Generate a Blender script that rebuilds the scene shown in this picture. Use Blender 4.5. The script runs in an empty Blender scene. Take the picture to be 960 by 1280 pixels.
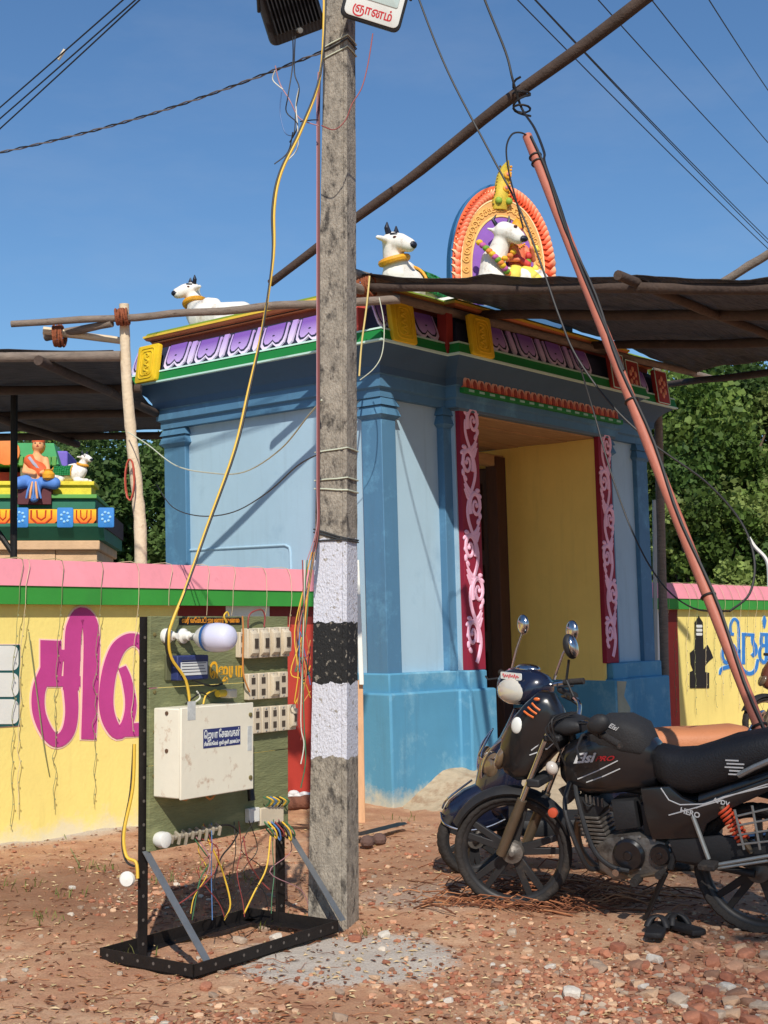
import bpy, bmesh, math, random
from math import sin, cos, pi, radians, atan2, sqrt
from mathutils import Vector as V, Matrix, noise
random.seed(7); rnd_w = random.Random(11)
R = random.random
def U(a, b): return a + (b - a) * R()
sc = bpy.context.scene
COL = sc.collection
# ------------------------------------------------------------------ camera
H, F, PITCH, ROLL = 1.42, 1700.0, radians(4.8), radians(-0.5)
cd = bpy.data.cameras.new('camera')
cd.sensor_fit = 'VERTICAL'; cd.sensor_height = 36; cd.lens = F / 1280 * 36
cd.clip_start = .05; cd.clip_end = 2000
cam = bpy.data.objects.new('camera', cd); COL.objects.link(cam)
CR = Matrix.Rotation(pi / 2 + PITCH, 4, 'X') @ Matrix.Rotation(ROLL, 4, 'Z')
cam.matrix_world = Matrix.Translation((0, 0, H)) @ CR
sc.camera = cam
# ------------------------------------------------------------------ sky and sun
SUN = V((.075, -1.0, .85)).normalized()          # towards the sun
w = bpy.data.worlds.new('World'); sc.world = w; w.use_nodes = True
nt = w.node_tree; bg = nt.nodes['Background']
sky = nt.nodes.new('ShaderNodeTexSky'); sky.sky_type = 'NISHITA'; sky.sun_disc = False
sky.sun_elevation = math.asin(SUN.z); sky.sun_rotation = atan2(SUN.x, SUN.y)
sky.air_density = 1.2; sky.dust_density = .3; sky.ozone_density = 4.0; sky.altitude = 100
hs = nt.nodes.new('ShaderNodeMixRGB'); hs.blend_type = 'MULTIPLY'; hs.inputs[0].default_value = 1; hs.inputs[2].default_value = (.62, .80, .95, 1)
nt.links.new(sky.outputs[0], hs.inputs[1])
wt = nt.nodes.new('ShaderNodeTexCoord'); wm = nt.nodes.new('ShaderNodeMapping'); wm.inputs['Scale'].default_value = (1.3, 1.3, 4.5); nt.links.new(wt.outputs['Generated'], wm.inputs[0])
wn = nt.nodes.new('ShaderNodeTexNoise'); wn.inputs['Scale'].default_value = 3.2; wn.inputs['Detail'].default_value = 7; wn.inputs['Roughness'].default_value = .6; nt.links.new(wm.outputs[0], wn.inputs['Vector'])
wr = nt.nodes.new('ShaderNodeMapRange'); wr.inputs[1].default_value = .5; wr.inputs[2].default_value = .85; wr.inputs[3].default_value = 0; wr.inputs[4].default_value = .12; nt.links.new(wn.outputs[0], wr.inputs[0])
wx = nt.nodes.new('ShaderNodeMixRGB'); nt.links.new(wr.outputs[0], wx.inputs[0]); nt.links.new(hs.outputs[0], wx.inputs[1]); wx.inputs[2].default_value = (5.2, 5.4, 5.8, 1)
nt.links.new(wx.outputs[0], bg.inputs[0]); bg.inputs[1].default_value = .116
sd = bpy.data.lights.new('sun', 'SUN'); sd.energy = 4.5; sd.angle = radians(.5); sd.color = (1, .94, .84)
sun = bpy.data.objects.new('sun', sd); COL.objects.link(sun); sun.location = (3, -6, 12)
sun.rotation_euler = SUN.to_track_quat('Z', 'Y').to_euler()
sc.view_settings.view_transform = 'Standard'; sc.view_settings.look = 'None'
sc.view_settings.exposure = 0.0; sc.view_settings.gamma = 1
# ------------------------------------------------------------------ pixel helpers
O = V((0, 0, H)); R3 = CR.to_3x3()
def ray(px, py): return R3 @ V(((px - 480) / F, -(py - 640) / F, -1))
def at(px, py, Y):
    d = ray(px, py); return O + d * (Y / d.y)
def gnd(px, py, z=0):
    d = ray(px, py); return O + d * ((z - H) / d.z)
class Frame:
    def __init__(s, loc, ang, lean=0):
        s.m = Matrix.Translation(loc) @ Matrix.Rotation(ang, 4, 'Z') @ Matrix.Rotation(lean, 4, 'X')
        s.inv = s.m.inverted()
    def xz(s, px, py, y=0.0):
        o = s.inv @ O; d = s.inv.to_3x3() @ ray(px, py); p = o + d * ((y - o.y) / d.y); return V((p.x, y, p.z))
    def yz(s, px, py, x=0.0):
        o = s.inv @ O; d = s.inv.to_3x3() @ ray(px, py); p = o + d * ((x - o.x) / d.x); return V((x, p.y, p.z))
    def xy(s, px, py, z=0.0):
        o = s.inv @ O; d = s.inv.to_3x3() @ ray(px, py); p = o + d * ((z - o.z) / d.z); return V((p.x, p.y, z))
    def w(s, x, y, z): return s.m @ V((x, y, z))
# ------------------------------------------------------------------ materials
def lin(c):
    return tuple(((x / 255) / 12.92 if x <= 10 else ((x / 255 + .055) / 1.055) ** 2.4) for x in c)
MATS = {}
def M(name, c, rough=.7, var=.12, scale=6, bump=.0, bs=60, metal=0, c2=None, f2=.5, s2=3, spec=.4, coat=0, stretch=None, streak=0, foot=None):
    """principled material: colour with two noises, optional second colour in patches"""
    if name in MATS: return MATS[name]
    m = bpy.data.materials.new(name); m.use_nodes = True; t = m.node_tree; N = t.nodes; L = t.links
    p = N['Principled BSDF']; p.inputs['Roughness'].default_value = rough; p.inputs['Metallic'].default_value = metal
    p.inputs['Specular IOR Level'].default_value = spec; p.inputs['Coat Weight'].default_value = coat
    a = lin(c); tc = N.new('ShaderNodeTexCoord'); vec = tc.outputs['Object']
    if stretch:
        mp = N.new('ShaderNodeMapping'); mp.inputs['Scale'].default_value = stretch; L.new(vec, mp.inputs[0]); vec = mp.outputs[0]
    n = N.new('ShaderNodeTexNoise'); n.inputs['Scale'].default_value = scale; n.inputs['Detail'].default_value = 6
    n.inputs['Roughness'].default_value = .65; L.new(vec, n.inputs['Vector'])
    r = N.new('ShaderNodeValToRGB'); r.color_ramp.elements[0].position = .3; r.color_ramp.elements[1].position = .7
    r.color_ramp.elements[0].color = tuple(x * (1 - var) for x in a) + (1,)
    r.color_ramp.elements[1].color = tuple(min(1, x * (1 + var)) for x in a) + (1,)
    L.new(n.outputs[0], r.inputs[0]); out = r.outputs[0]
    if c2:
        n2 = N.new('ShaderNodeTexNoise'); n2.inputs['Scale'].default_value = s2; n2.inputs['Detail'].default_value = 8
        n2.inputs['Roughness'].default_value = .7; L.new(vec, n2.inputs['Vector'])
        r2 = N.new('ShaderNodeValToRGB'); r2.color_ramp.elements[0].position = 1 - f2 - .07 if f2 < .5 else .48
        r2.color_ramp.elements[1].position = 1 - f2 + .07 if f2 < .5 else .56
        L.new(n2.outputs[0], r2.inputs[0]); mx = N.new('ShaderNodeMixRGB'); L.new(r2.outputs[0], mx.inputs[0])
        L.new(out, mx.inputs[1]); mx.inputs[2].default_value = lin(c2) + (1,); out = mx.outputs[0]
    if streak:
        mp = N.new('ShaderNodeMapping'); mp.inputs['Scale'].default_value = (9, 9, .7); L.new(tc.outputs['Object'], mp.inputs[0])
        ns = N.new('ShaderNodeTexNoise'); ns.inputs['Scale'].default_value = 1.1; ns.inputs['Detail'].default_value = 8; ns.inputs['Roughness'].default_value = .7; L.new(mp.outputs[0], ns.inputs['Vector'])
        rs_ = N.new('ShaderNodeMapRange'); rs_.inputs[1].default_value = .52; rs_.inputs[2].default_value = .75; rs_.inputs[4].default_value = streak; L.new(ns.outputs[0], rs_.inputs[0])
        mx = N.new('ShaderNodeMixRGB'); L.new(rs_.outputs[0], mx.inputs[0]); L.new(out, mx.inputs[1]); mx.inputs[2].default_value = tuple(x * .45 + .03 for x in a) + (1,); out = mx.outputs[0]
        nw = N.new('ShaderNodeTexNoise'); nw.inputs['Scale'].default_value = 26; nw.inputs['Detail'].default_value = 9; nw.inputs['Roughness'].default_value = .8; L.new(tc.outputs['Object'], nw.inputs['Vector'])
        rw_ = N.new('ShaderNodeMapRange'); rw_.inputs[1].default_value = .66; rw_.inputs[2].default_value = .72; rw_.inputs[4].default_value = .35; L.new(nw.outputs[0], rw_.inputs[0])
        mx = N.new('ShaderNodeMixRGB'); L.new(rw_.outputs[0], mx.inputs[0]); L.new(out, mx.inputs[1]); mx.inputs[2].default_value = tuple(min(1, x * .6 + .28) for x in a) + (1,); out = mx.outputs[0]
    if foot:
        sp_z = N.new('ShaderNodeSeparateXYZ'); L.new(tc.outputs['Object'], sp_z.inputs[0]); nf = N.new('ShaderNodeTexNoise'); nf.inputs['Scale'].default_value = 5; nf.inputs['Detail'].default_value = 9; nf.inputs['Roughness'].default_value = .75; L.new(tc.outputs['Object'], nf.inputs['Vector'])
        ma = N.new('ShaderNodeMath'); ma.operation = 'MULTIPLY_ADD'; L.new(nf.outputs[0], ma.inputs[0]); ma.inputs[1].default_value = -foot[1] * 2.2; L.new(sp_z.outputs[2], ma.inputs[2])
        mr = N.new('ShaderNodeMapRange'); L.new(ma.outputs[0], mr.inputs[0]); mr.inputs[1].default_value = -foot[1] * .5; mr.inputs[2].default_value = -foot[1] * 1.1; mr.inputs[4].default_value = .75
        mx = N.new('ShaderNodeMixRGB'); L.new(mr.outputs[0], mx.inputs[0]); L.new(out, mx.inputs[1]); mx.inputs[2].default_value = lin(foot[0]) + (1,); out = mx.outputs[0]
    L.new(out, p.inputs['Base Color'])
    if bump:
        nb = N.new('ShaderNodeTexNoise'); nb.inputs['Scale'].default_value = bs; nb.inputs['Detail'].default_value = 5
        L.new(vec, nb.inputs['Vector']); b = N.new('ShaderNodeBump'); b.inputs['Strength'].default_value = bump
        b.inputs['Distance'].default_value = .02; L.new(nb.outputs[0], b.inputs['Height']); L.new(b.outputs[0], p.inputs['Normal'])
    MATS[name] = m; return m
def grad(name, c0, c1, axis=2, lo=0.0, hi=1.0, rough=.6, coord='Object'):
    """paint blended from one colour to another along one axis of the piece"""
    if name in MATS: return MATS[name]
    m = bpy.data.materials.new(name); m.use_nodes = True; t = m.node_tree; N = t.nodes; L = t.links
    p = N['Principled BSDF']; p.inputs['Roughness'].default_value = rough; p.inputs['Specular IOR Level'].default_value = .3
    tc = N.new('ShaderNodeTexCoord'); sp = N.new('ShaderNodeSeparateXYZ'); L.new(tc.outputs[coord], sp.inputs[0])
    mr = N.new('ShaderNodeMapRange'); mr.inputs[1].default_value = lo; mr.inputs[2].default_value = hi; L.new(sp.outputs[axis], mr.inputs[0])
    mx = N.new('ShaderNodeMixRGB'); L.new(mr.outputs[0], mx.inputs[0]); mx.inputs[1].default_value = lin(c0) + (1,); mx.inputs[2].default_value = lin(c1) + (1,)
    L.new(mx.outputs[0], p.inputs['Base Color']); MATS[name] = m; return m
def attr_mat(name, rough=.9, trans=0.0, bump=0.0):
    if name in MATS: return MATS[name]
    m = bpy.data.materials.new(name); m.use_nodes = True; t = m.node_tree; N = t.nodes; L = t.links
    p = N['Principled BSDF']; p.inputs['Roughness'].default_value = rough; p.inputs['Specular IOR Level'].default_value = .25
    a = N.new('ShaderNodeAttribute'); a.attribute_name = 'tint'; L.new(a.outputs['Color'], p.inputs['Base Color'])
    if trans:
        tr = N.new('ShaderNodeBsdfTranslucent'); L.new(a.outputs['Color'], tr.inputs[0]); mx = N.new('ShaderNodeMixShader')
        mx.inputs[0].default_value = trans; L.new(p.outputs[0], mx.inputs[1]); L.new(tr.outputs[0], mx.inputs[2])
        L.new(mx.outputs[0], N['Material Output'].inputs[0])
    if bump:
        nb = N.new('ShaderNodeTexNoise'); nb.inputs['Scale'].default_value = 70; b = N.new('ShaderNodeBump'); b.inputs['Strength'].default_value = bump
        b.inputs['Distance'].default_value = .02; L.new(nb.outputs[0], b.inputs['Height']); L.new(b.outputs[0], p.inputs['Normal'])
    MATS[name] = m; return m
# ------------------------------------------------------------------ mesh builder
class B:
    def __init__(s): s.v = []; s.f = []; s.c = []
    def add(s, vs, fs, col=None):
        o = len(s.v); s.v += [V(x) for x in vs]; s.f += [[i + o for i in f] for f in fs]
        s.c += [col] * len(vs); return s
    def box(s, x0, x1, y0, y1, z0, z1):
        return s.add([(x, y, z) for z in (z0, z1) for x, y in ((x0, y0), (x1, y0), (x1, y1), (x0, y1))],
                     [(3, 2, 1, 0), (4, 5, 6, 7), (0, 1, 5, 4), (1, 2, 6, 5), (2, 3, 7, 6), (3, 0, 4, 7)])
    def rings(s, rs, cap=True, closed=False, col=None):
        n = len(rs[0]); vs = [p for r in rs for p in r]; fs = []
        m = len(rs)
        for i in range(m if closed else m - 1):
            j = (i + 1) % m
            for k in range(n): fs.append((i * n + k, i * n + (k + 1) % n, j * n + (k + 1) % n, j * n + k))
        if cap and not closed: fs += [tuple(range(n - 1, -1, -1)), tuple(range((m - 1) * n, m * n))]
        return s.add(vs, fs, col)
    def tube(s, pts, r, n=8, flat=1.0, fax=None, closed=False, col=None):
        pts = [V(p) for p in pts]; rs = []; m = len(pts)
        rr = r if isinstance(r, (list, tuple)) else [r] * m
        ref = None
        for i, p in enumerate(pts):
            if closed: d = pts[(i + 1) % m] - pts[i - 1]
            else: d = pts[min(i + 1, m - 1)] - pts[max(i - 1, 0)]
            if d.length < 1e-9: d = V((0, 0, 1))
            d.normalize()
            if ref is None: ref = V((0, 0, 1)) if abs(d.z) < .9 else V((1, 0, 0))
            x = ref - d * ref.dot(d)
            if x.length < 1e-4: x = d.orthogonal()
            x.normalize(); ref = x; y = d.cross(x)
            ring = []
            for k in range(n):
                q = (x * cos(2 * pi * k / n) + y * sin(2 * pi * k / n)) * rr[i]
                if fax is not None: q = q - fax * q.dot(fax) * (1 - flat)
                ring.append(p + q)
            rs.append(ring)
        return s.rings(rs, closed=closed, col=col)
    def lathe(s, prof, c, ax='z', n=20, col=None, cap=True):
        c = V(c); rs = []
        for r, h in prof:
            ring = []
            for k in range(n):
                a = 2 * pi * k / n; q = (r * cos(a), r * sin(a), h)
                if ax == 'y': q = (r * cos(a), h, r * sin(a))
                if ax == 'x': q = (h, r * cos(a), r * sin(a))
                ring.append(c + V(q))
            rs.append(ring)
        return s.rings(rs, cap=cap, col=col)
    def prism(s, poly, a, b, ax='y', bev=0.0):
        """2D outline extruded from a to b along ax, edges eased by bev"""
        n = len(poly)
        def off(d):
            if not d: return poly
            ar = sum(poly[i][0] * poly[(i + 1) % n][1] - poly[(i + 1) % n][0] * poly[i][1] for i in range(n)); sg = 1 if ar > 0 else -1
            out = []
            for i in range(n):
                p0, p1, p2 = V(poly[i - 1]), V(poly[i]), V(poly[(i + 1) % n])
                e1 = (p1 - p0); e2 = (p2 - p1)
                if e1.length < 1e-9 or e2.length < 1e-9: out.append(p1); continue
                e1.normalize(); e2.normalize(); n1 = V((-e1.y, e1.x)) * sg; n2 = V((-e2.y, e2.x)) * sg
                q = n1 + n2; q = q / max(.5, q.dot(n1)) if q.length > .2 else n1
                out.append(p1 + q * d)
            return out
        def P(q, h): return (q[0], h, q[1]) if ax == 'y' else ((q[0], q[1], h) if ax == 'z' else (h, q[0], q[1]))
        sgn = 1 if b > a else -1
        if bev: lv = [(bev, a), (bev * .3, a + sgn * bev * .3), (0, a + sgn * bev), (0, b - sgn * bev), (bev * .3, b - sgn * bev * .3), (bev, b)]
        else: lv = [(0, a), (0, b)]
        return s.rings([[P(q, h) for q in off(d)] for d, h in lv])
    def loft(s, secs, ax='x', n=20, e=2.4):
        """sections (pos, low, high, halfwidth, y0): superellipse rings"""
        rs = []
        for q in secs:
            x, lo, hi, hw = q[:4]; y0 = q[4] if len(q) > 4 else 0
            zc, hz = (lo + hi) / 2, max(1e-3, (hi - lo) / 2); ring = []
            for k in range(n):
                a = 2 * pi * k / n; ca, sa = cos(a), sin(a)
                yy = y0 + hw * math.copysign(abs(ca) ** (2 / e), ca); zz = zc + hz * math.copysign(abs(sa) ** (2 / e), sa)
                ring.append((x, yy, zz) if ax == 'x' else (zz, yy, x))
            rs.append(ring)
        return s.rings(rs)
    def ell(s, c, r, n=14, m=8, col=None, rot=None):
        rs = []
        for i in range(1, m):
            a = pi * i / m - pi / 2; ring = []
            for k in range(n):
                q = V((r[0] * cos(a) * cos(2 * pi * k / n), r[1] * cos(a) * sin(2 * pi * k / n), r[2] * sin(a)))
                if rot: q = rot @ q
                ring.append(V(c) + q)
            rs.append(ring)
        o = len(s.v); s.rings(rs, cap=False, col=col)
        b, t = V((0, 0, -r[2])), V((0, 0, r[2]))
        if rot: b = rot @ b; t = rot @ t
        s.v += [V(c) + b, V(c) + t]; s.c += [col, col]; k = len(s.v); L = o + (m - 2) * n
        for i in range(n):
            s.f.append([k - 2, o + (i + 1) % n, o + i]); s.f.append([k - 1, L + i, L + (i + 1) % n])
        return s
    def mesh(s, name, mat, smooth=40):
        me = bpy.data.meshes.new(name); me.from_pydata([tuple(v) for v in s.v], [], s.f)
        bm = bmesh.new(); bm.from_mesh(me); bmesh.ops.recalc_face_normals(bm, faces=bm.faces)
        bm.to_mesh(me); bm.free()
        if mat: me.materials.append(mat)
        if any(c is not None for c in s.c):
            a = me.color_attributes.new('tint', 'FLOAT_COLOR', 'POINT')
            a.data.foreach_set('color', [x for c in s.c for x in (*(c or (1, 1, 1)), 1)])
        if smooth:
            me.shade_smooth()
            if smooth < 180: me.set_sharp_from_angle(angle=radians(smooth))
        return me
    def obj(s, name, mat, parent=None, smooth=40, bevel=0, seg=2):
        o = link(name, s.mesh(name, mat, smooth), parent)
        if bevel:
            md = o.modifiers.new('bevel', 'BEVEL'); md.width = bevel; md.segments = seg; md.limit_method = 'ANGLE'; md.angle_limit = radians(50)
        return o
def link(name, data, parent=None, loc=None, rot=None, scale=None):
    o = bpy.data.objects.new(name, data); COL.objects.link(o)
    if parent is not None: o.parent = parent
    if loc is not None: o.location = loc
    if rot is not None: o.rotation_euler = rot
    if scale is not None: o.scale = scale if isinstance(scale, (tuple, list, V)) else (scale,) * 3
    return o
def tag(o, label, cat, group=None):
    o['label'] = label; o['category'] = cat
    if group: o['group'] = group
    return o
def thing(name, label, cat, mw=None, group=None):
    o = link(name, None); o.empty_display_size = .1
    if mw is not None: o.matrix_world = mw
    return tag(o, label, cat, group)
def struct(o): o['kind'] = 'structure'; return o
def stuff(o, label=None, cat=None):
    o['kind'] = 'stuff'
    if label: o['label'] = label; o['category'] = cat
    return o
def text_mesh(name, s, mat, size, depth=.001, bold=0.0, shear=0.0, fit=0):
    c = bpy.data.curves.new(name, 'FONT'); c.body = s; c.size = size; c.extrude = depth; c.align_x = 'CENTER'; c.offset = bold; c.shear = shear
    c.resolution_u = 3
    o = bpy.data.objects.new(name, c); COL.objects.link(o); bpy.context.view_layer.update()
    me = bpy.data.meshes.new_from_object(o.evaluated_get(bpy.context.evaluated_depsgraph_get())); me.name = name
    bpy.data.objects.remove(o); bpy.data.curves.remove(c); me.materials.clear(); me.materials.append(mat)
    if fit:
        xs_ = [v.co.x for v in me.vertices]; me.transform(Matrix.Translation((-(min(xs_) + max(xs_)) / 2, 0, 0))); k = fit / max(1e-6, max(xs_) - min(xs_)); me.transform(Matrix.Diagonal((k, 1, 1, 1)))
    return me
def blob(name, caps, mat, parent=None, voxel=.012, it=6):
    """organic body: tapered capsules fused by a voxel remesh into one skin"""
    b = B()
    for p0, r0, p1, r1 in caps:
        p0, p1 = V(p0), V(p1); k = max(2, int((p1 - p0).length / max(.25 * min(r0, r1), .008)) + 1); k = min(k, 14)
        for i in range(k):
            t = i / (k - 1); r = r0 + (r1 - r0) * t; b.ell(p0.lerp(p1, t), (r, r, r), 12, 8)
    o = b.obj(name, mat, parent, 180)
    m = o.modifiers.new('skin', 'REMESH'); m.mode = 'VOXEL'; m.voxel_size = voxel; m.use_smooth_shade = True
    m = o.modifiers.new('smooth', 'SMOOTH'); m.iterations = it; m.factor = .5
    return o
def wig(a, b, n, sag=0, amp=0, seed=0):
    """points from a to b with sag and wander"""
    a, b = V(a), V(b); out = []
    for i in range(n + 1):
        t = i / n; p = a.lerp(b, t); p.z -= sag * 4 * t * (1 - t); e = amp * 4 * t * (1 - t)
        out.append(p + V((noise.noise((t * 5, seed, 0)), noise.noise((t * 5, seed, 7)), noise.noise((t * 5, seed, 3)))) * e)
    return out
def spline(pts, k=6):
    pts = [V(p) for p in pts]; out = []
    for i in range(len(pts) - 1):
        p0, p1, p2, p3 = pts[max(0, i - 1)], pts[i], pts[i + 1], pts[min(len(pts) - 1, i + 2)]
        for j in range(k):
            t = j / k
            out.append(.5 * ((2 * p1) + (p2 - p0) * t + (2 * p0 - 5 * p1 + 4 * p2 - p3) * t * t + (3 * p1 - p0 - 3 * p2 + p3) * t ** 3))
    return out + [pts[-1]]
def log_pts(a, b, n=14, amp=.02, seed=0): return wig(a, b, n, 0, amp, seed)
def log_r(r0, r1, n, seed=0): return [(r0 + (r1 - r0) * i / n) * (1 + .14 * noise.noise((i * .9, seed, 1))) for i in range(n + 1)]
# ================================================================== ground
C = gnd(489, 1008); ANG = radians(49.3)
GF = Frame(C, ANG)                       # gate frame: x along the front, y inwards, z up
def gz(x, y):
    k = max(0, min(1, (22 - y) / 8))
    return k * (.03 * noise.noise((x * .9, y * .9, 3)) + .016 * noise.noise((x * 3.1, y * 3.1, 1)) + .009 * noise.noise((x * 9, y * 9, 5)) + .004 * noise.noise((x * 24, y * 24, 5))) - .008
def ground_mat():
    m = bpy.data.materials.new('dirt'); m.use_nodes = True; t = m.node_tree; N = t.nodes; L = t.links
    p = N['Principled BSDF']; p.inputs['Roughness'].default_value = .95; p.inputs['Specular IOR Level'].default_value = .15
    tc = N.new('ShaderNodeTexCoord'); vec = tc.outputs['Object']
    def noi(s, d=8, r=.7):
        n = N.new('ShaderNodeTexNoise'); n.inputs['Scale'].default_value = s; n.inputs['Detail'].default_value = d; n.inputs['Roughness'].default_value = r
        L.new(vec, n.inputs['Vector']); return n.outputs[0]
    def ramp(x, *st):
        r = N.new('ShaderNodeValToRGB'); e = r.color_ramp.elements
        while len(e) < len(st): e.new(.5)
        for i, (ps, c) in enumerate(st): e[i].position = ps; e[i].color = (lin(c) if len(c) == 3 else c) + ((1,) if len(c) == 3 else ())
        L.new(x, r.inputs[0]); return r.outputs[0]
    def mix(f, a, b):
        x = N.new('ShaderNodeMixRGB'); L.new(f, x.inputs[0]); L.new(a, x.inputs[1])
        if isinstance(b, tuple): x.inputs[2].default_value = lin(b) + (1,)
        else: L.new(b, x.inputs[2])
        return x.outputs[0]
    def math_(op, a, b):
        x = N.new('ShaderNodeMath'); x.operation = op; x.use_clamp = op == 'MULTIPLY'
        for i, q in enumerate((a, b)):
            if isinstance(q, (int, float)): x.inputs[i].default_value = q
            else: L.new(q, x.inputs[i])
        return x.outputs[0]
    def patch(c, r, soft):
        d = N.new('ShaderNodeVectorMath'); d.operation = 'DISTANCE'; L.new(vec, d.inputs[0]); d.inputs[1].default_value = c
        e = math_('ADD', d.outputs['Value'], math_('MULTIPLY', math_('SUBTRACT', noi(4.5, 10, .8), .5), 2.2 * r))
        e2 = N.new('ShaderNodeMapRange'); L.new(e, e2.inputs[0]); e2.inputs[1].default_value = r + soft; e2.inputs[2].default_value = r - soft; return e2.outputs[0]
    col = ramp(noi(2.2), (.3, (170, 122, 94)), (.5, (200, 154, 120)), (.7, (220, 184, 150)))
    col = mix(math_('MULTIPLY', ramp(noi(9), (.42, (0, 0, 0)), (.62, (255, 255, 255))), .45), col, (176, 124, 98))
    g = gnd(430, 1195); col = mix(math_('MULTIPLY', patch(tuple(g), .50, .05), .9), col, (204, 196, 184))
    g = gnd(545, 1120); col = mix(math_('MULTIPLY', patch(tuple(g), .4, .08), .7), col, (192, 178, 162))
    g = gnd(150, 1112); col = mix(math_('MULTIPLY', patch(tuple(g), .95, .2), .7), col, (138, 100, 78))  # shadow left of the switchboard stand, painted into the soil colour
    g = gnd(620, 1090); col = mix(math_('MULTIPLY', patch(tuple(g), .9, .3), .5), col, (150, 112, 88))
    g = gnd(860, 1250); col = mix(math_('MULTIPLY', patch(tuple(g), .55, .25), .6), col, (196, 120, 90))
    # pale lime dust along the foot of the painted wall
    sp = N.new('ShaderNodeVectorMath'); sp.operation = 'DOT_PRODUCT'; L.new(vec, sp.inputs[0]); sp.inputs[1].default_value = (sin(ANG), -cos(ANG), 0)
    k = -.86 + C.x * sin(ANG) - C.y * cos(ANG)
    e = math_('ADD', math_('SUBTRACT', sp.outputs['Value'], k), math_('MULTIPLY', math_('SUBTRACT', noi(6), .5), .55))
    mr = N.new('ShaderNodeMapRange'); L.new(e, mr.inputs[0]); mr.inputs[1].default_value = .3; mr.inputs[2].default_value = .06
    col = mix(math_('MULTIPLY', mr.outputs[0], .8), col, (206, 200, 188))
    fine = noi(95, 4); col = mix(math_('MULTIPLY', ramp(fine, (.35, (255, 255, 255)), (.5, (0, 0, 0))), .45), col, (134, 94, 70))
    col = mix(math_('MULTIPLY', ramp(noi(48, 4), (.6, (0, 0, 0)), (.7, (255, 255, 255))), .4), col, (226, 200, 172))
    L.new(col, p.inputs['Base Color'])
    b = N.new('ShaderNodeBump'); b.inputs['Strength'].default_value = .6; b.inputs['Distance'].default_value = .03; L.new(noi(30, 9, .78), b.inputs['Height']); L.new(b.outputs[0], p.inputs['Normal'])
    return m
def axis(lo, hi, c0, c1, st, far):
    a = [c0]
    while a[-1] < c1: a.append(a[-1] + st)
    k = st
    while a[-1] < hi: k *= far; a.append(a[-1] + k)
    k = st
    while a[0] > lo: k *= far; a.insert(0, a[0] - k)
    return a
xs = axis(-400, 400, -3.2, 3.4, .035, 1.22); ys = axis(-30, 900, 4.6, 11.5, .045, 1.16)
g = B(); nx = len(xs)
g.v = [V((x, y, gz(x, y))) for y in ys for x in xs]; g.c = [None] * len(g.v)
g.f = [[j * nx + i, j * nx + i + 1, (j + 1) * nx + i + 1, (j + 1) * nx + i] for j in range(len(ys) - 1) for i in range(nx - 1)]
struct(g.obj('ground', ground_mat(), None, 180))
# sand ramp heaped against the gate step
sand = M('sand', (190, 170, 142), .95, .16, 14, .6, 90, c2=(164, 134, 106), f2=.42, s2=6)
b = B(); n1, n2 = 44, 26
for j in range(n2 + 1):
    for i in range(n1 + 1):
        x = .02 + 4.6 * i / n1; y = -1.35 * j / n2 + .02; e = min(1, max(0, (x - .02) / .75)); e *= min(1, max(0, (4.62 - x) / .5)); e = e * e * (3 - 2 * e)
        q = 1 - j / n2; h = .27 * e * q ** 1.25 * (1 + .12 * noise.noise((x * 3, y * 3, 2))) - .02 + .012 * noise.noise((x * 11, y * 11, 0))
        if j == n2 or i in (0, n1): h = -.03
        b.v.append(V((x, y, h))); b.c.append(None)
b.f = [[j * (n1 + 1) + i, j * (n1 + 1) + i + 1, (j + 1) * (n1 + 1) + i + 1, (j + 1) * (n1 + 1) + i] for j in range(n2) for i in range(n1)]
o = struct(b.obj('sand_ramp', sand, None, 180)); o.matrix_world = GF.m

# ================================================================== painted compound wall
WY = .86                                  # wall face, in the gate frame
yellow = M('yellow_limewash', (244, 222, 130), .85, .07, 1.5, .12, 40, c2=(232, 208, 118), f2=.3, s2=1.2, streak=.25, foot=((226, 214, 190), .22))
pink = M('pink_paint', (226, 142, 152), .8, .06, 2, .05, 30, c2=(208, 128, 140), f2=.3, s2=4, streak=.2)
green = M('green_paint', (54, 146, 56), .75, .07, 3, .04, streak=.2)
dkred = M('maroon_paint', (122, 40, 34), .8, .08, 4)
red = M('red_paint', (196, 66, 52), .75, .07, 4, .05, streak=.2)
white = M('white_paint', (222, 222, 214), .75, .05, 5, .05)
magenta = M('magenta_paint', (192, 66, 138), .7, .08, 5, .04, streak=.12)
letter_edge = M('pale_letter_edge', (246, 206, 190), .8, .03)
teal = M('teal_paint', (28, 84, 84), .75, .06)
black = M('black_paint', (26, 24, 24), .6, .1)
blue_letter = M('blue_letter_paint', (52, 128, 204), .7, .06)
def wall_piece(name, label, x0, x1):
    t = thing(name, label, 'wall', GF.m)
    B().box(x0, x1, WY, WY + .2, -.1, 1.60).obj('wall_face', yellow, t, 30)
    B().prism([(WY - .075, 1.59), (WY + .275, 1.59), (WY + .275, 1.715), (WY - .075, 1.715)], x0, x1, 'x').obj('green_band', green, t, 30)
    B().prism([(WY - .085, 1.715), (WY + .285, 1.715), (WY + .19, 1.90), (WY + .01, 1.90)], x0, x1, 'x').obj('pink_coping', pink, t, 30)
    return t
def flat(name, pts, y, mat, parent, d=.004):
    return B().prism([(p[0], p[1]) for p in pts], y, y - d, 'y').obj(name, mat, parent, 20)
wl = wall_piece('compound_wall', 'yellow compound wall with pink coping and large magenta letters beside the switchboard', -8, .12)
wr = wall_piece('compound_wall', 'yellow compound wall with pink coping and blue letters behind the parked scooter', 4.3, 16)
def wp(px, py): p = GF.xz(px, py, WY - .002); return (p.x, p.z)
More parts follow.
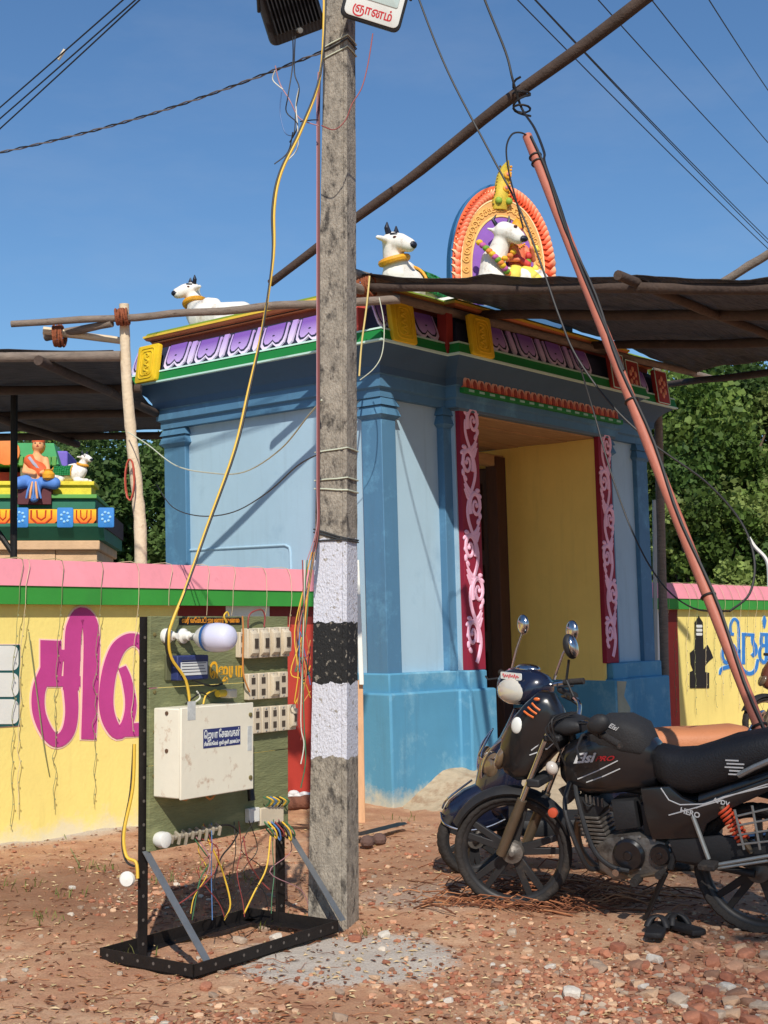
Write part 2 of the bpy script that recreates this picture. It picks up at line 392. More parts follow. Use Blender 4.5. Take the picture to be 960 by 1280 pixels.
# paint stripes near the gate (left wall)
for a, c, mt, nm in ((-1.47, -.98, dkred, 'maroon_block'), (-.98, -.50, white, 'white_block'), (-.50, 0.118, dkred, 'maroon_block')):
    B().box(a, c, WY - .004, WY, 1.36, 1.59).obj(nm, mt, wl, 0)
B().box(-.42, .118, WY - .008, WY - .0045, 0.02, 1.44).obj('red_stripe', red, wl, 0)
B().box(5.96, 6.27, WY - .004, WY, .0, 1.585).obj('red_stripe', red, wr, 0)
B().box(4.6, 5.959, WY - .004, WY, .0, 1.585).obj('white_stripe', white, wr, 0)
B().box(5.96, 6.27, WY - .008, WY - .0045, 1.44, 1.585).obj('maroon_block', dkred, wr, 0)
# big painted letters: outlines traced in wall metres
def letter(parts, mat, parent, grow=.014, edge=letter_edge, rim=True, y=WY):
    """parts: list of closed pixel outlines (outer, then strips); each becomes one raised sheet of paint"""
    o = None
    for k, pts in enumerate(parts):
        q = [wp(*p) for p in pts]
        x = flat('letter', q, y - .005 - .0004 * k, mat, parent, .004)
        if rim:
            cx = sum(a for a, _ in q) / len(q); n = len(q); ar = sum(q[i][0] * q[(i + 1) % n][1] - q[(i + 1) % n][0] * q[i][1] for i in range(n)); sg = -1 if ar > 0 else 1
            out = []
            for i in range(n):
                p0, p1, p2 = V(q[i - 1]), V(q[i]), V(q[(i + 1) % n]); e1 = (p1 - p0).normalized(); e2 = (p2 - p1).normalized()
                m_ = (V((-e1.y, e1.x)) + V((-e2.y, e2.x))) * sg; m_ = m_ / max(.8, m_.length) if m_.length > .1 else V((0, 0)); out.append(p1 + m_ * grow)
            flat('letter_edge', out, y - .001 - .0003 * k, edge, x, .0028)
def stroke(cl, wd):
    """pixel centre line with widths -> outline"""
    cl = [V((a, b)) for a, b in cl]; s = spline([V((p.x, p.y, 0)) for p in cl], 5); n = len(s) - 1
    L_, R_ = [], []
    for i, p in enumerate(s):
        d = (s[min(i + 1, n)] - s[max(i - 1, 0)]).normalized(); t = i / n * (len(wd) - 1); k = min(int(t), len(wd) - 2); wv = wd[k] + (wd[k + 1] - wd[k]) * (t - k)
        L_.append((p.x - d.y * wv, p.y + d.x * wv)); R_.append((p.x + d.y * wv, p.y - d.x * wv))
    return L_ + R_[::-1]
def rrect(x0, y0, x1, y1, r):
    o = []
    for cx, cy, a in ((x1 - r, y1 - r, 0), (x0 + r, y1 - r, 90), (x0 + r, y0 + r, 180), (x1 - r, y0 + r, 270)):
        for k in range(5): o.append((cx + r * cos(radians(a + k * 22.5)), cy + r * sin(radians(a + k * 22.5))))
    return o
letter([[(50, 800), (76, 801), (76, 812), (100, 812), (100, 826), (78, 826), (76, 845), (100, 845), (100, 858), (50, 858)],
        stroke([(88, 862), (90, 815), (92, 785), (101, 767), (113, 785), (113, 850), (110, 924)], [10, 10, 10, 8, 10, 10, 9]),
        stroke([(58, 838), (48, 862), (48, 890), (58, 915), (71, 926), (84, 915), (89, 890), (87, 855)], [9, 8, 8, 8, 8, 8, 8, 9])], magenta, wl)
letter([stroke([(173, 800), (160, 800), (146, 812), (136, 840), (132, 875), (136, 900), (147, 916), (158, 905), (163, 880), (158, 850), (152, 834)], [7, 8, 9, 9, 9, 9, 8, 7, 7, 6, 5]),
        [(150, 905), (230, 900), (230, 918), (150, 921)], stroke([(185, 905), (186, 860), (184, 815), (173, 800)], [9, 9, 9, 8])], magenta, wl)
# white letter blocks on teal, cut by the picture edge
letter([[(-60, 806), (24, 806), (24, 907), (-60, 912)]], teal, wl, .008)
for k, (a, c) in enumerate(((806, 838), (840, 871), (873, 905))):
    flat('letter_block', [wp(*p) for p in rrect(-50, a + 1, 22, c, 8)], WY - .0095, white, wl, .003)
# right wall: dark shrine emblem with three pale stripes, blue letters
letter([[(868, 778), (873, 770), (878, 778), (879, 812), (884, 806), (888, 814), (891, 822), (886, 826), (881, 832), (881, 840), (886, 841), (886, 860), (862, 860), (862, 840), (866, 838), (863, 830), (862, 816), (868, 811)]], black, wr, .02, letter_edge, False)
for k in range(3): flat('emblem_stripe', [wp(*p) for p in rrect(869.5, 781 + 5 * k, 877, 784.5 + 5 * k, 1.2)], WY - .0095, white, wr, .003)
pe = M('pale_blue_edge', (206, 222, 214), .8)
letter([[(903, 790), (917, 791), (917, 794.5), (903, 793.5)], stroke([(905.5, 792), (905, 799), (905, 806)], [1.8, 1.8]), stroke([(911, 792), (911, 808), (911, 822), (908, 828.5), (904.5, 826), (902.5, 818), (904, 810), (909, 806), (915, 806.5), (918.5, 813), (918.5, 823), (914, 831.5), (906, 834.5), (901, 837), (899.5, 843)], [1.9, 2.0, 1.9, 1.8, 1.8, 1.8, 1.8, 1.8, 2.1, 2.4, 2.5, 2.4, 2.2, 1.8, 1.2]),
        stroke([(913, 791), (913, 781), (916.5, 774), (921, 776), (923, 784), (923, 806), (923, 816)], [1.4, 1.5, 1.5, 1.5, 1.5, 1.6])], blue_letter, wr, .010, pe)
letter([[(927, 791), (943, 792), (943, 795.5), (927, 794.5)], stroke([(929, 793), (929, 812), (929, 830)], [1.8, 1.8]), stroke([(940, 793), (941, 803), (943.5, 808), (943.5, 816), (939.5, 820)], [1.8, 2.4, 2.8, 2.2]), stroke([(924, 812), (924, 826), (929, 838), (937, 842), (944, 837), (947, 824)], [1.3, 1.6, 1.9, 2.2, 2.0, 1.6])], blue_letter, wr, .010, pe)
letter([[(950, 791), (972, 792), (972, 795.5), (950, 794.5)], stroke([(952, 793), (952, 806), (966, 806)], [1.8, 1.9, 1.8]), stroke([(957.5, 793), (957.5, 822), (954.5, 828), (950.5, 824), (949, 815), (952, 807)], [1.9, 1.9, 1.9, 1.8, 1.8]), stroke([(955, 770), (955, 776), (955, 785)], [.8, 2.6, .8])], blue_letter, wr, .010, pe)

# ================================================================== gateway
LEAN = .018
def sh(p):
    k = LEAN * (p[2] - 1); return V((p[0] - k * cos(ANG), p[1] + k * sin(ANG), p[2]))
class GB(B):
    def mesh(s, *a, **k):
        s.v = [sh(v) for v in s.v]; return B.mesh(s, *a, **k)
gate = thing('temple_gateway', 'blue temple gateway with purple lotus frieze and yellow passage wall', 'gateway', GF.m)
ltblue = M('light_blue_paint', (164, 193, 210), .75, .05, 1.4, .05, 60, c2=(146, 177, 197), f2=.36, s2=1.3, streak=.25)
mdblue = M('mid_blue_paint', (78, 122, 154), .7, .07, 1.6, .05, 60, c2=(98, 150, 182), f2=.41, s2=2.2, streak=.35)
plblue = M('plinth_blue_paint', (84, 146, 178), .75, .08, 2, .06, 50, c2=(122, 170, 192), f2=.41, s2=2.5, streak=.35, foot=((206, 196, 166), .22))
dkblue = M('cornice_blue_paint', (62, 92, 118), .75, .07, 2, .05, streak=.25)
ylw = M('passage_yellow', (246, 214, 122), .8, .07, 1.2, .06, 30, c2=(240, 206, 112), f2=.3, s2=2, streak=.2)
maroon = M('band_maroon', (140, 28, 52), .7, .08, 3)
pnk = M('scroll_pink', (236, 184, 206), .65, .12, 5)
ora = M('orange_paint', (216, 130, 84), .7, .1, 5)
gold = M('yellow_relief', (226, 186, 28), .65, .1, 8, .1)
brick = M('brick_red_paint', (140, 72, 58), .75, .08, 5)
navy = M('navy_paint', (38, 44, 66), .75, .06)
dkgrn = M('band_green_paint', (22, 124, 56), .7, .07, 4)
pale = M('pale_line', (196, 228, 214), .7, .04)
brown = M('brown_wood_paint', (78, 48, 38), .6, .15, 5, .1, 40, stretch=(8, 8, 1))
wood = M('weathered_plank', (176, 138, 98), .85, .2, 3, .15, 40, stretch=(1, 9, 9))
def mx(poly): return [(4.5 - x, y) for x, y in poly]
lo = [(0, 0), (.9, 0), (.9, -.12), (1.27, -.12), (1.27, 2.9), (0, 2.9)]
up = [(.055, .055), (.95, .055), (.95, -.065), (1.215, -.065), (1.215, 2.85), (.055, 2.85)]
bd = [(.12, .13), (.97, .13), (.97, .02), (1.24, .02), (1.24, 2.78), (.12, 2.78)]
for f_ in (lambda q: q, mx):
    GB().prism(f_(lo), -.15, .885, 'z').obj('plinth', plblue, gate, 30, .018)
    GB().prism(f_(up), .86, 1.04, 'z').obj('plinth_step', plblue, gate, 30, .014)
    GB().prism(f_(bd), 1.03, 3.30, 'z').obj('pier_wall', ltblue, gate, 30)
# pilasters with flaring capitals
def pilaster(x0, x1, y0, y1):
    GB().box(x0, x1, y0, y1, 1.035, 3.16).obj('pilaster', mdblue, gate, 30, .006)
    b = GB()
    for o0, z0, o1, z1 in ((.0, 3.12, .035, 3.15), (.035, 3.15, .008, 3.225), (.03, 3.228, .0, 3.30)):
        b.rings([[(x0 - q, y0 - q, z), (x1 + q, y0 - q, z), (x1 + q, y1 + q, z), (x0 - q, y1 + q, z)] for q, z in ((o0, z0), (o1, z1))])
    b.obj('capital', mdblue, gate, 30)
pilaster(.07, .25, .08, .30); pilaster(.07, .25, 2.50, 2.80); pilaster(.86, 1.03, .06, .25)
pilaster(4.14, 4.36, .08, .30); pilaster(3.46, 3.62, .06, .25)
# conduit loop on the side face
GB().tube([(.118, 2.5, 2.14), (.118, 1.26, 2.13), (.118, 1.21, 2.11), (.118, 1.20, 2.07), (.118, 1.20, 1.05)], .012, 8).obj('conduit', ltblue, gate)
def fp(o):
    x0, x1, y0, y1, bx0, bx1, by = .07 - o, 4.36 + o, .09 - o, 2.80 + o, .93 - o, 3.55 + o, -.03 - o
    return [(x0, y0), (bx0, y0), (bx0, by), (bx1, by), (bx1, y0), (x1, y0), (x1, y1), (x0, y1)]
def ringprof(name, prof, mat, cap=True):
    b = GB(); b.rings([[(x, y, z) for x, y in fp(o)] for o, z in prof], cap=cap); return b.obj(name, mat, gate, 25)
ringprof('architrave', [(.02, 3.295), (.02, 3.36), (.05, 3.375), (.05, 3.47), (.07, 3.48)], mdblue)
ringprof('cornice', [(.07, 3.478), (.075, 3.54), (.11, 3.60), (.17, 3.65), (.235, 3.69)], dkblue)
ringprof('cornice_line', [(.235, 3.688), (.262, 3.69), (.262, 3.705), (.235, 3.705)], pale)
ringprof('green_band', [(.235, 3.703), (.255, 3.704), (.235, 3.79), (.2, 3.79)], dkgrn)
ringprof('cornice_line', [(.2, 3.788), (.244, 3.788), (.238, 3.803), (.2, 3.803)], pale)
FR = [(.175, 3.80), (.17, 3.86), (.12, 4.00), (.05, 4.065)]
ringprof('frieze_ground', FR, navy)
ringprof('recess_band', [(.04, 4.06), (.04, 4.125)], brick)
ringprof('parapet_moulding', [(.04, 4.115), (.075, 4.118), (.075, 4.130), (.06, 4.132), (.11, 4.145), (.125, 4.165), (.11, 4.167)], ora)
ringprof('black_line', [(.06, 4.1305), (.082, 4.131), (.082, 4.137), (.06, 4.137)], black)
ringprof('yellow_line', [(.10, 4.166), (.132, 4.168), (.132, 4.188), (.10, 4.188)], M('yellow_paint', (236, 196, 70), .7, .08))
ringprof('roof_slab', [(.10, 4.186), (.118, 4.188), (.10, 4.215), (.02, 4.22)], M('olive_green_paint', (120, 140, 40), .75, .1))
# lotus petals of the frieze
lil = grad('petal_lilac', (234, 220, 240), (186, 154, 214), 2, .0, .22)
pur = grad('petal_purple', (200, 172, 224), (130, 90, 174), 2, .03, .2)
def petal_poly(s, dz):
    q = [(-.15, .245), (-.152, .10), (-.142, .04), (-.105, .0), (-.06, .0), (-.025, .025), (0, .05), (.025, .025), (.06, .0), (.105, .0), (.142, .04), (.152, .10), (.15, .245)]
    return [(x * s, dz + (z) * (.245 - dz) / .245) for x, z in q]
pm = [B().prism(petal_poly(*a), 0, -th, 'y').mesh('petal', mt_, 30) for a, th, mt_ in (((1, 0), .016, lil), ((.84, .028), .019, navy), ((.74, .045), .024, pur))]
bar = B().prism([(-.03, .245), (-.034, .10), (-.026, .03), (0, .0), (.026, .03), (.034, .10), (.03, .245)], 0, -.02, 'y').mesh('petal_bar', lil, 30)
dot = B().ell((0, -.024, .125), (.016, .006, .008), 8, 5).mesh('petal_eye', navy)
TILT = atan2(.10, .25)
def on_frieze(x, y, ang, narrow=False, sx=1.0):
    """petal at frieze foot: ang 0 looks out of the front, -90 deg out of the side"""
    nrm = V((sin(-ang), -cos(ang), 0)) if False else (V((0, -1, 0)) if ang == 0 else V((-1, 0, 0)))
    p = sh(V((x, y, 3.81)))
    rot = Matrix.Rotation(-pi / 2 if ang else 0, 3, 'Z') @ Matrix.Rotation(-TILT, 3, 'X')
    if narrow:
        o = link('petal_bar', bar, gate, p, rot.to_euler()); return
    rot = rot @ Matrix.Rotation(random.uniform(-.035, .035), 3, 'Y'); o = link('petal', pm[0], gate, p, rot.to_euler(), (sx * random.uniform(.94, 1.05), 1, random.uniform(.94, 1.03)))
    for m_, nm in ((pm[1], 'petal_outline'), (pm[2], 'petal_face'), (dot, 'petal_eye')): link(nm, m_, o)
FO = .188
def petal_row(a, c, side, fixed):
    n = max(1, round((c - a) / .42)); st = (c - a) / n
    for i in range(n):
        m_ = a + st * (i + .5)
        if side: on_frieze(.07 - FO, m_, 1)
        else: on_frieze(m_, fixed, 0)
        if i < n - 1:
            e = a + st * (i + 1)
            if side: on_frieze(.07 - FO, e, 1, True)
            else: on_frieze(e, fixed, 0, True)
petal_row(.06, 2.64, True, 0); on_frieze(.07 - FO, 2.90, 1)
petal_row(.30, .70, False, .09 - FO); petal_row(1.12, 2.95, False, -.03 - FO); petal_row(3.85, 4.15, False, .09 - FO)
on_frieze(-.03, .09 - FO, 0, False, .75)
# relief plaques on the frieze
def plaque_mesh(nm, mat, wd, ht):
    return B().prism(rrect(-wd / 2, 0, wd / 2, ht, .025), .0, -.05, 'y', .008).mesh(nm, mat, 30)
redp = M('plaque_red', (150, 48, 44), .7, .1, 6)
pq = plaque_mesh('plaque', gold, .30, .36); pr = plaque_mesh('plaque', redp, .25, .36)
def ringrel(nm, mat, pts, r): return B().tube(pts, r, 6).mesh(nm, mat)
orn = []
for a, c in ((.10, .145), (.075, .115)): orn.append(ringrel('border', gold, [(x, -.052, z + .18) for x, z in rrect(-a, -c, a, c, .04)] + [(a, -.052, .18 + c - .04)], .006))
b = B()
for k in range(26): b.ell((.03 * sin(k * .9) * (1 - k / 60), -.053, .08 + k * .0078), (.016, .008, .011), 8, 5)
orn.append(b.mesh('relief_figure', gold))
b = B()
for k in range(6): b.ell((.055 * cos(k * pi / 3 + .5), -.052, .18 + .09 * sin(k * pi / 3 + .5)), (.024, .008, .034), 10, 6)
b.ell((0, -.052, .18), (.02, .009, .02), 10, 6); flower = b.mesh('flower', M('plaque_flower', (222, 150, 120), .7, .1))
rim = ringrel('border', pale, [(x, -.05, z + .18) for x, z in rrect(-.12, -.175, .12, .175, .01)] + [(.12, -.05, .345)], .005)
def plaque(x, y, side, yel=True):
    p = sh(V((x, y, 3.70))); rot = (Matrix.Rotation(-pi / 2 if side else 0, 3, 'Z') @ Matrix.Rotation(-.14, 3, 'X')).to_euler()
    o = link('yellow_plaque' if yel else 'red_plaque', pq if yel else pr, gate, p, rot)
    for m_ in (orn if yel else (flower, rim)): link(m_.name.split('.')[0], m_, o)
plaque(-.175, 2.66 + .06, True); plaque(.09, -.145, False); plaque(.98, -.275, False); plaque(3.20, -.275, False, False); plaque(4.30, -.145, False, False); plaque(3.62, -.20, False, False)
for x, y in ((.70, -.13),): GB().box(x - .045, x + .045, y - .04, y + .06, 3.70, 4.06).obj('red_strip', redp, gate, 20, .006)
GB().box(-.165, -.06, .10, .21, 3.72, 4.05).obj('red_strip', M('coral_red_paint', (226, 96, 84), .7, .06), gate, 20, .006)
# lintel, row of buds
grey = M('grey_blue_paint', (92, 112, 128), .75, .06, 2)
GB().box(.965, 3.535, -.045, .06, 3.27, 3.42).obj('lintel', grey, gate, 20, .006)
GB().box(1.2, 3.3, .06, 2.78, 3.285, 3.42).obj('roof_beam', wood, gate, 20)
GB().box(.93, 3.56, -.125, -.03, 3.415, 3.46).obj('bud_ledge', dkgrn, gate, 20, .004)
for k in range(17):
    GB().box(1.0 + k * .152, 1.075 + k * .152, -.128, -.12, 3.428, 3.448).obj('ledge_dash', M('mint_line', (150, 196, 176), .7, .05), gate, 0)
bud = B().prism([(-.048, 0), (.048, 0), (.05, .06), (.035, .10), (0, .118), (-.035, .10), (-.05, .06)], 0, -.05, 'y', .012).mesh('bud', grad('bud_paint', (214, 112, 84), (240, 206, 180), 2, .02, .11), 40)
bud2 = B().prism([(-.02, 0), (.02, 0), (.022, .05), (0, .075), (-.022, .05)], -.05, -.056, 'y').mesh('bud_core', M('bud_core_red', (150, 62, 48), .7), 30)
for k in range(25):
    o = link('bud', bud, gate, sh(V((1.0 + k * .1015, -.07, 3.458))), (radians(-8), 0, 0)); link('bud_core', bud2, o)
# ceiling planks and passage
for k in range(9):
    GB().box(1.25, 3.23, .03 + k * .3, .32 + k * .3, 3.255 - .006 * (k % 2), 3.284).obj('ceiling_plank', wood, gate, 0, .004)
GB().box(3.232, 3.262, .0, 1.12, .0, 3.255).obj('passage_wall', ylw, gate, 0)
GB().box(1.238, 1.268, .03, 2.7, .9, 3.25).obj('passage_wall', ylw, gate, 0)
GB().box(3.232, 3.26, 1.12, 2.85, .0, 3.25).obj('passage_wall', ylw, gate, 0)
dr = GB().box(3.17, 3.225, 1.30, 2.35, .30, 3.06).obj('door_leaf', brown, gate, 20, .01)
for z0 in (.45, 1.35, 2.2):
    for y0 in (1.38, 1.86): GB().box(3.155, 3.17, y0, y0 + .40, z0, z0 + .7).obj('door_panel', brown, dr, 20, .01)
GB().box(3.06, 3.228, 1.10, 1.24, .25, 3.16).obj('door_post', brown, gate, 20, .008)
GB().box(1.27, 1.44, 1.10, 1.24, .25, 3.16).obj('door_post', brown, gate, 20, .008)
GB().box(1.27, 3.228, 1.12, 1.22, 3.06, 3.18).obj('door_head', wood, gate, 20, .008)
GB().box(2.99, 3.05, 1.32, 1.38, .25, 3.02).obj('shutter_rail', M('dull_steel', (120, 116, 110), .45, .15, 8, metal=.7), gate, 20, .008)
GB().box(1.0, 3.5, .0, 2.85, -.1, .17).obj('threshold', sand, gate, 20)
# carved vine bands either side of the opening
def vine(x0, x1, lo_red):
    GB().box(x0, x1, -.03, .022, 1.04, 3.275).obj('vine_band', lo_red, gate, 20, .004)
    xc = (x0 + x1) / 2; hw = (x1 - x0) / 2; fa = V((0, 1, 0)); yy = -.032
    stem = [(xc + hw * .5 * sin(2 * pi * (z - 1.1) / .74), yy, z) for z in [1.1 + 2.1 * i / 60 for i in range(61)]]
    GB().tube(stem, [.024 * (1 - .3 * i / 60) for i in range(61)], 6, .5, fa).obj('vine_stem', pnk, gate)
    for k in range(6):
        z = 1.1 + .185 + .37 * k; sg = 1 if k % 2 == 0 else -1; cx = xc - sg * hw * .38; zc = z + .06; sp = []
        for i in range(26):
            a = i / 25 * 2.1 * 2 * pi * .75; r = .105 * (1 - i / 30); sp.append((cx + sg * r * cos(a - .6) * .85, yy - .004, zc + r * 1.25 * sin(a - .6)))
        GB().tube(sp, [.026 * (1 - .55 * i / 25) for i in range(26)], 6, .5, fa).obj('scroll', pnk, gate)
        b = GB(); b.ell(sp[-1], (.022, .012, .022), 8, 6); b.obj('scroll_eye', pnk, gate)
        for j in range(5):
            a = -1.2 + j * .6; r = .12 + .012 * (j % 2); px_, pz = cx - sg * r * cos(a) * .82, zc + r * sin(a) * 1.2
            px_ = max(x0 + .02, min(x1 - .02, px_)); b = GB(); b.ell((px_, yy, pz), (.022, .012, .034), 8, 6, rot=Matrix.Rotation(sg * (a + .5), 3, 'Y')); b.obj('leaf', pnk, gate)
        for j in range(3):
            b = GB(); zz = z + .15 + j * .045; b.tube([(xc + sg * hw * .1, yy, zz - .06), (xc + sg * hw * .45, yy, zz - .02), (xc + sg * hw * .78, yy, zz + .05)], [.02, .018, .008], 6, .5, fa); b.obj('leaf', pnk, gate)
vine(.985, 1.245, maroon); vine(3.225, 3.45, maroon)
# bare plaster patch low on the right pier is the paint's own wear
b = GB(); b.prism([(3.24, .30), (3.42, .34), (3.47, .6), (3.36, .72), (3.42, .86), (3.245, .87)], -.1205, -.124, 'y'); b.obj('bare_plaster', M('plaster', (170, 164, 140), .9, .15, 6), gate, 20)
# ================================================================== statues on the gate roof
cream = M('statue_white', (230, 224, 214), .7, .06, 6, .15, 30, c2=(190, 176, 160), f2=.40, s2=8)
horn = M('horn_black', (28, 32, 46), .45, .1)
goldp = M('gold_paint', (228, 160, 40), .5, .15, 30, .3, 80)
def bull(name, label, mw, s=1.0, cloth=None, turn=pi / 2):
    t = thing(name, label, 'statue', mw @ Matrix.Scale(s, 4), 'bull statues on the gateway roof')
    d = V((cos(turn), sin(turn), 0)); sd_ = V((-d.y, d.x, 0)); hd = V((.33, 0, .53))
    caps = [((-.33, 0, .17), .145, (.15, 0, .20), .165), ((.02, 0, .34), .06, (.12, 0, .35), .07), ((.2, 0, .20), .15, (.27, 0, .26), .12),
            ((.25, 0, .3), .115, (.33, 0, .48), .078), (hd, .083, hd + d * .09 + V((0, 0, -.02)), .07), (hd + d * .08 + V((0, 0, -.015)), .072, hd + d * .165 + V((0, 0, -.055)), .058),
            ((-.3, .13, .1), .1, (-.12, .15, .07), .07), ((-.3, -.13, .1), .1, (-.12, -.15, .07), .07), ((.18, .12, .05), .05, (.42, .11, .045), .04),
            ((.18, -.12, .05), .05, (.42, -.11, .045), .04), (hd + sd_ * .07 + V((0, 0, .0)), .03, hd + sd_ * .175 - d * .02, .02), (hd - sd_ * .07, .03, hd - sd_ * .175 - d * .02, .02)]
    blob('body', caps, cream, t, .013, 5)
    for g_ in (-1, 1):
        B().tube([hd + sd_ * .045 * g_ + V((0, 0, .06)), hd + sd_ * .07 * g_ + V((0, 0, .10)), hd + sd_ * .065 * g_ + V((0, 0, .145))], [.026, .022, .005], 8).obj('horn', horn, t)
        B().ell(hd + d * .07 + sd_ * .062 * g_ + V((0, 0, .012)), (.017, .017, .010), 8, 6).obj('eye', M('eye_brown', (90, 40, 30), .4), t)
        B().tube([hd + d * .03 + sd_ * .07 * g_ + V((0, 0, .045)), hd + d * .09 + sd_ * .055 * g_ + V((0, 0, .045))], .006, 6).obj('brow', horn, t)
    B().ell(hd + d * .188 + V((0, 0, -.058)), (.046, .046, .034), 10, 6).obj('muzzle', horn, t)
    ax = V((.4, 0, 1)).normalized(); c0 = V((.295, 0, .385)); x_ = ax.orthogonal().normalized(); y_ = ax.cross(x_)
    B().tube([c0 + (x_ * cos(k * pi / 10) + y_ * sin(k * pi / 10)) * .108 + ax * (.02 * cos(k * pi / 10)) for k in range(20)], .028, 8, closed=True).obj('collar', goldp, t)
    if cloth:
        b = B(); rs = []
        for i in range(9):
            x = -.30 + .40 * i / 8; r = .158 + .018 * sin(i * .8) * .3 + .02 * (i / 8)
            rs.append([(x, (r + .012) * cos(a), .185 + (r + .012) * sin(a)) for a in [pi * k / 14 for k in range(-1, 16)]])
        for i in range(8):
            for k in range(16): b.add([rs[i][k], rs[i][k + 1], rs[i + 1][k + 1], rs[i + 1][k]], [(0, 1, 2, 3)])
        o = b.obj('saddle_cloth', cloth, t, 180); m_ = o.modifiers.new('t', 'SOLIDIFY'); m_.thickness = .012
        for e in (0, 8): B().tube(rs[e], .012, 6).obj('cloth_hem', goldp, o)
    return t
RZ = lambda a: Matrix.Rotation(a, 4, 'Z')
def GT(x, y, z): return GF.m @ Matrix.Translation(sh(V((x, y, z))))
clothg = M('cloth_green', (26, 120, 62), .6, .15, 9, c2=(220, 190, 60), f2=.25, s2=14)
bull('bull_statue', 'white bull statue with green saddle cloth on the front corner of the gateway roof', GT(1.06, .50, 4.21) @ RZ(pi + .12), 1.1, clothg, pi / 2)
bull('bull_statue', 'plain white bull statue with gold collar on the rear corner of the gateway roof', GT(.42, 2.42, 4.20) @ RZ(pi / 2 + .15), .92, None, pi / 3)
# arched deity panel
arch = thing('deity_arch', 'flame bordered arch statue with deity riding a garlanded bull on the gateway roof', 'statue', GT(2.42, .50, 4.44) @ RZ(radians(-34)) @ Matrix.Scale(.76, 4))
B().box(-.78, .78, -.45, .35, -.34, .0).obj('pedestal', M('pedestal_blue', (60, 100, 140), .7, .08), arch, 20, .02)
def arch_out(s, k=30, top=1.72, hw=.70):
    o = []
    for i in range(k + 1):
        a = pi * i / k; x = hw * s * cos(a); e = .86
        z = .55 + (top - .55) * s * (max(0, sin(a)) ** e)
        o.append((x, z))
    return [(hw * s, .0)] + o + [(-hw * s, .0)]
bluedge = M('arch_blue', (44, 104, 150), .7, .08); purp = M('arch_purple', (140, 92, 178), .7, .08)
B().prism(arch_out(1.0), .16, -.02, 'y').obj('backing', bluedge, arch, 30, .01)
B().prism(arch_out(.80), -.018, -.05, 'y').obj('gold_field', M('arch_tan', (214, 160, 92), .65, .12, 8), arch, 30, .008)
B().prism(arch_out(.62), -.048, -.056, 'y').obj('purple_field', purp, arch, 30)
B().tube([(x, -.055, z) for x, z in arch_out(.62)], .016, 6).obj('inner_rim', M('arch_rim', (238, 196, 120), .6), arch)
B().tube([(x, -.045, z) for x, z in arch_out(.81)], .014, 6).obj('outer_rim', M('arch_rim2', (240, 214, 160), .6), arch)
B().prism(arch_out(.97), -.018, -.035, 'y').obj('flame_ring', M('arch_orange', (230, 104, 58), .65, .1, 8), arch, 30, .006)
fl = B(); rs = []
for i in range(6):
    t = i / 5; r = .038 * (1 - t) ** .7 + .003; c0 = V((.03 * sin(t * 3), -.02 * sin(pi * t), .17 * t)); rs.append([c0 + V((r * cos(a), .8 * r * sin(a), 0)) for a in [2 * pi * k / 7 for k in range(7)]])
fl.rings(rs); flm = fl.mesh('flame', grad('flame_paint', (232, 88, 48), (250, 214, 170), 2, .03, .17, .6), 60)
pts = arch_out(.88, 46)
for i, (x, z) in enumerate(pts):
    if abs(x) < .10 and z > 1.2: continue
    a = atan2(x * 1.0, max(.05, z - .55)); a = max(-1.45, min(1.45, a)); lean_ = -.95 * (1 if x > 0 else -1)
    rep = [(z, )] if i not in (0, len(pts) - 1) else [(q,) for q in (.06, .16, .26, .36, .46)]
    for (zz,) in rep: link('flame', flm, arch, (x, -.03, zz), (0, a + lean_, 0), (1.5, 1.2, 1.0))
curl = B(); curl.tube([(.05 * (1 - i / 20) * cos(i * .55), 0, .05 * (1 - i / 20) * sin(i * .55)) for i in range(17)], [.013 * (1 - i / 34) for i in range(17)], 6); curlm = curl.mesh('scroll', M('arch_scroll', (232, 178, 96), .55, .15, 20))
for i, (x, z) in enumerate(arch_out(.715, 26)):
    if 0 < i < 28 or True: link('scroll', curlm, arch, (x, -.055, max(z, .06)), (0, i * .6, 0))
for sx in (-1, 1):
    for q in (.16, .28, .40): link('scroll', curlm, arch, (sx * .50, -.055, q), (0, q * 9, 0))
# horned face finial
b = B(); b.loft([(1.36, -.10, .02, .10), (1.46, -.14, .02, .115), (1.58, -.15, .03, .09), (1.70, -.13, .04, .095), (1.82, -.14, .03, .085), (1.92, -.17, -.03, .05), (1.97, -.21, -.11, .012)], 'z', 14, 2.2)
b.v = [V((v.y, v.x, v.z)) for v in b.v]; 
for v in b.v: v.x += .10 * max(0, (v.z - 1.45)) ** 1.0 * 1.4 - .03; v.x *= 1.0
fin = b.obj('finial', M('finial_yellow', (214, 184, 62), .6, .2, 12, .2, 40, c2=(150, 128, 50), f2=.36, s2=12), arch, 60)
for k in range(13):
    z_ = 1.42 + .042 * k; B().ell((.10 - .03 + .14 * max(0, z_ - 1.45) - .002 * k, -.10, z_), (.02, .02, .018), 7, 5).obj('bead', goldp, fin); B().ell((-.10 - .03 + .14 * max(0, z_ - 1.45) + .003 * k, -.08, z_), (.016, .016, .016), 7, 5).obj('bead', M('bead_dark', (120, 96, 44), .6), fin)
for z, r in ((1.80, .05), (1.62, .045)):
    B().lathe([(r, 0), (r, -.02), (r * .6, -.03), (0.001, -.03)], (.14 * (z - 1.45), -.135, z), 'y', 14).obj('disc', goldp, fin); B().ell((.14 * (z - 1.45), -.165, z), (r * .5, .012, r * .5), 10, 6).obj('disc_eye', M('disc_pink', (214, 120, 110), .5), fin)
for sx in (-1, 1): B().ell((sx * .07, -.12, 1.46), (.05, .04, .05), 10, 6).obj('bulge', M('finial_green', (140, 170, 60), .6), fin)
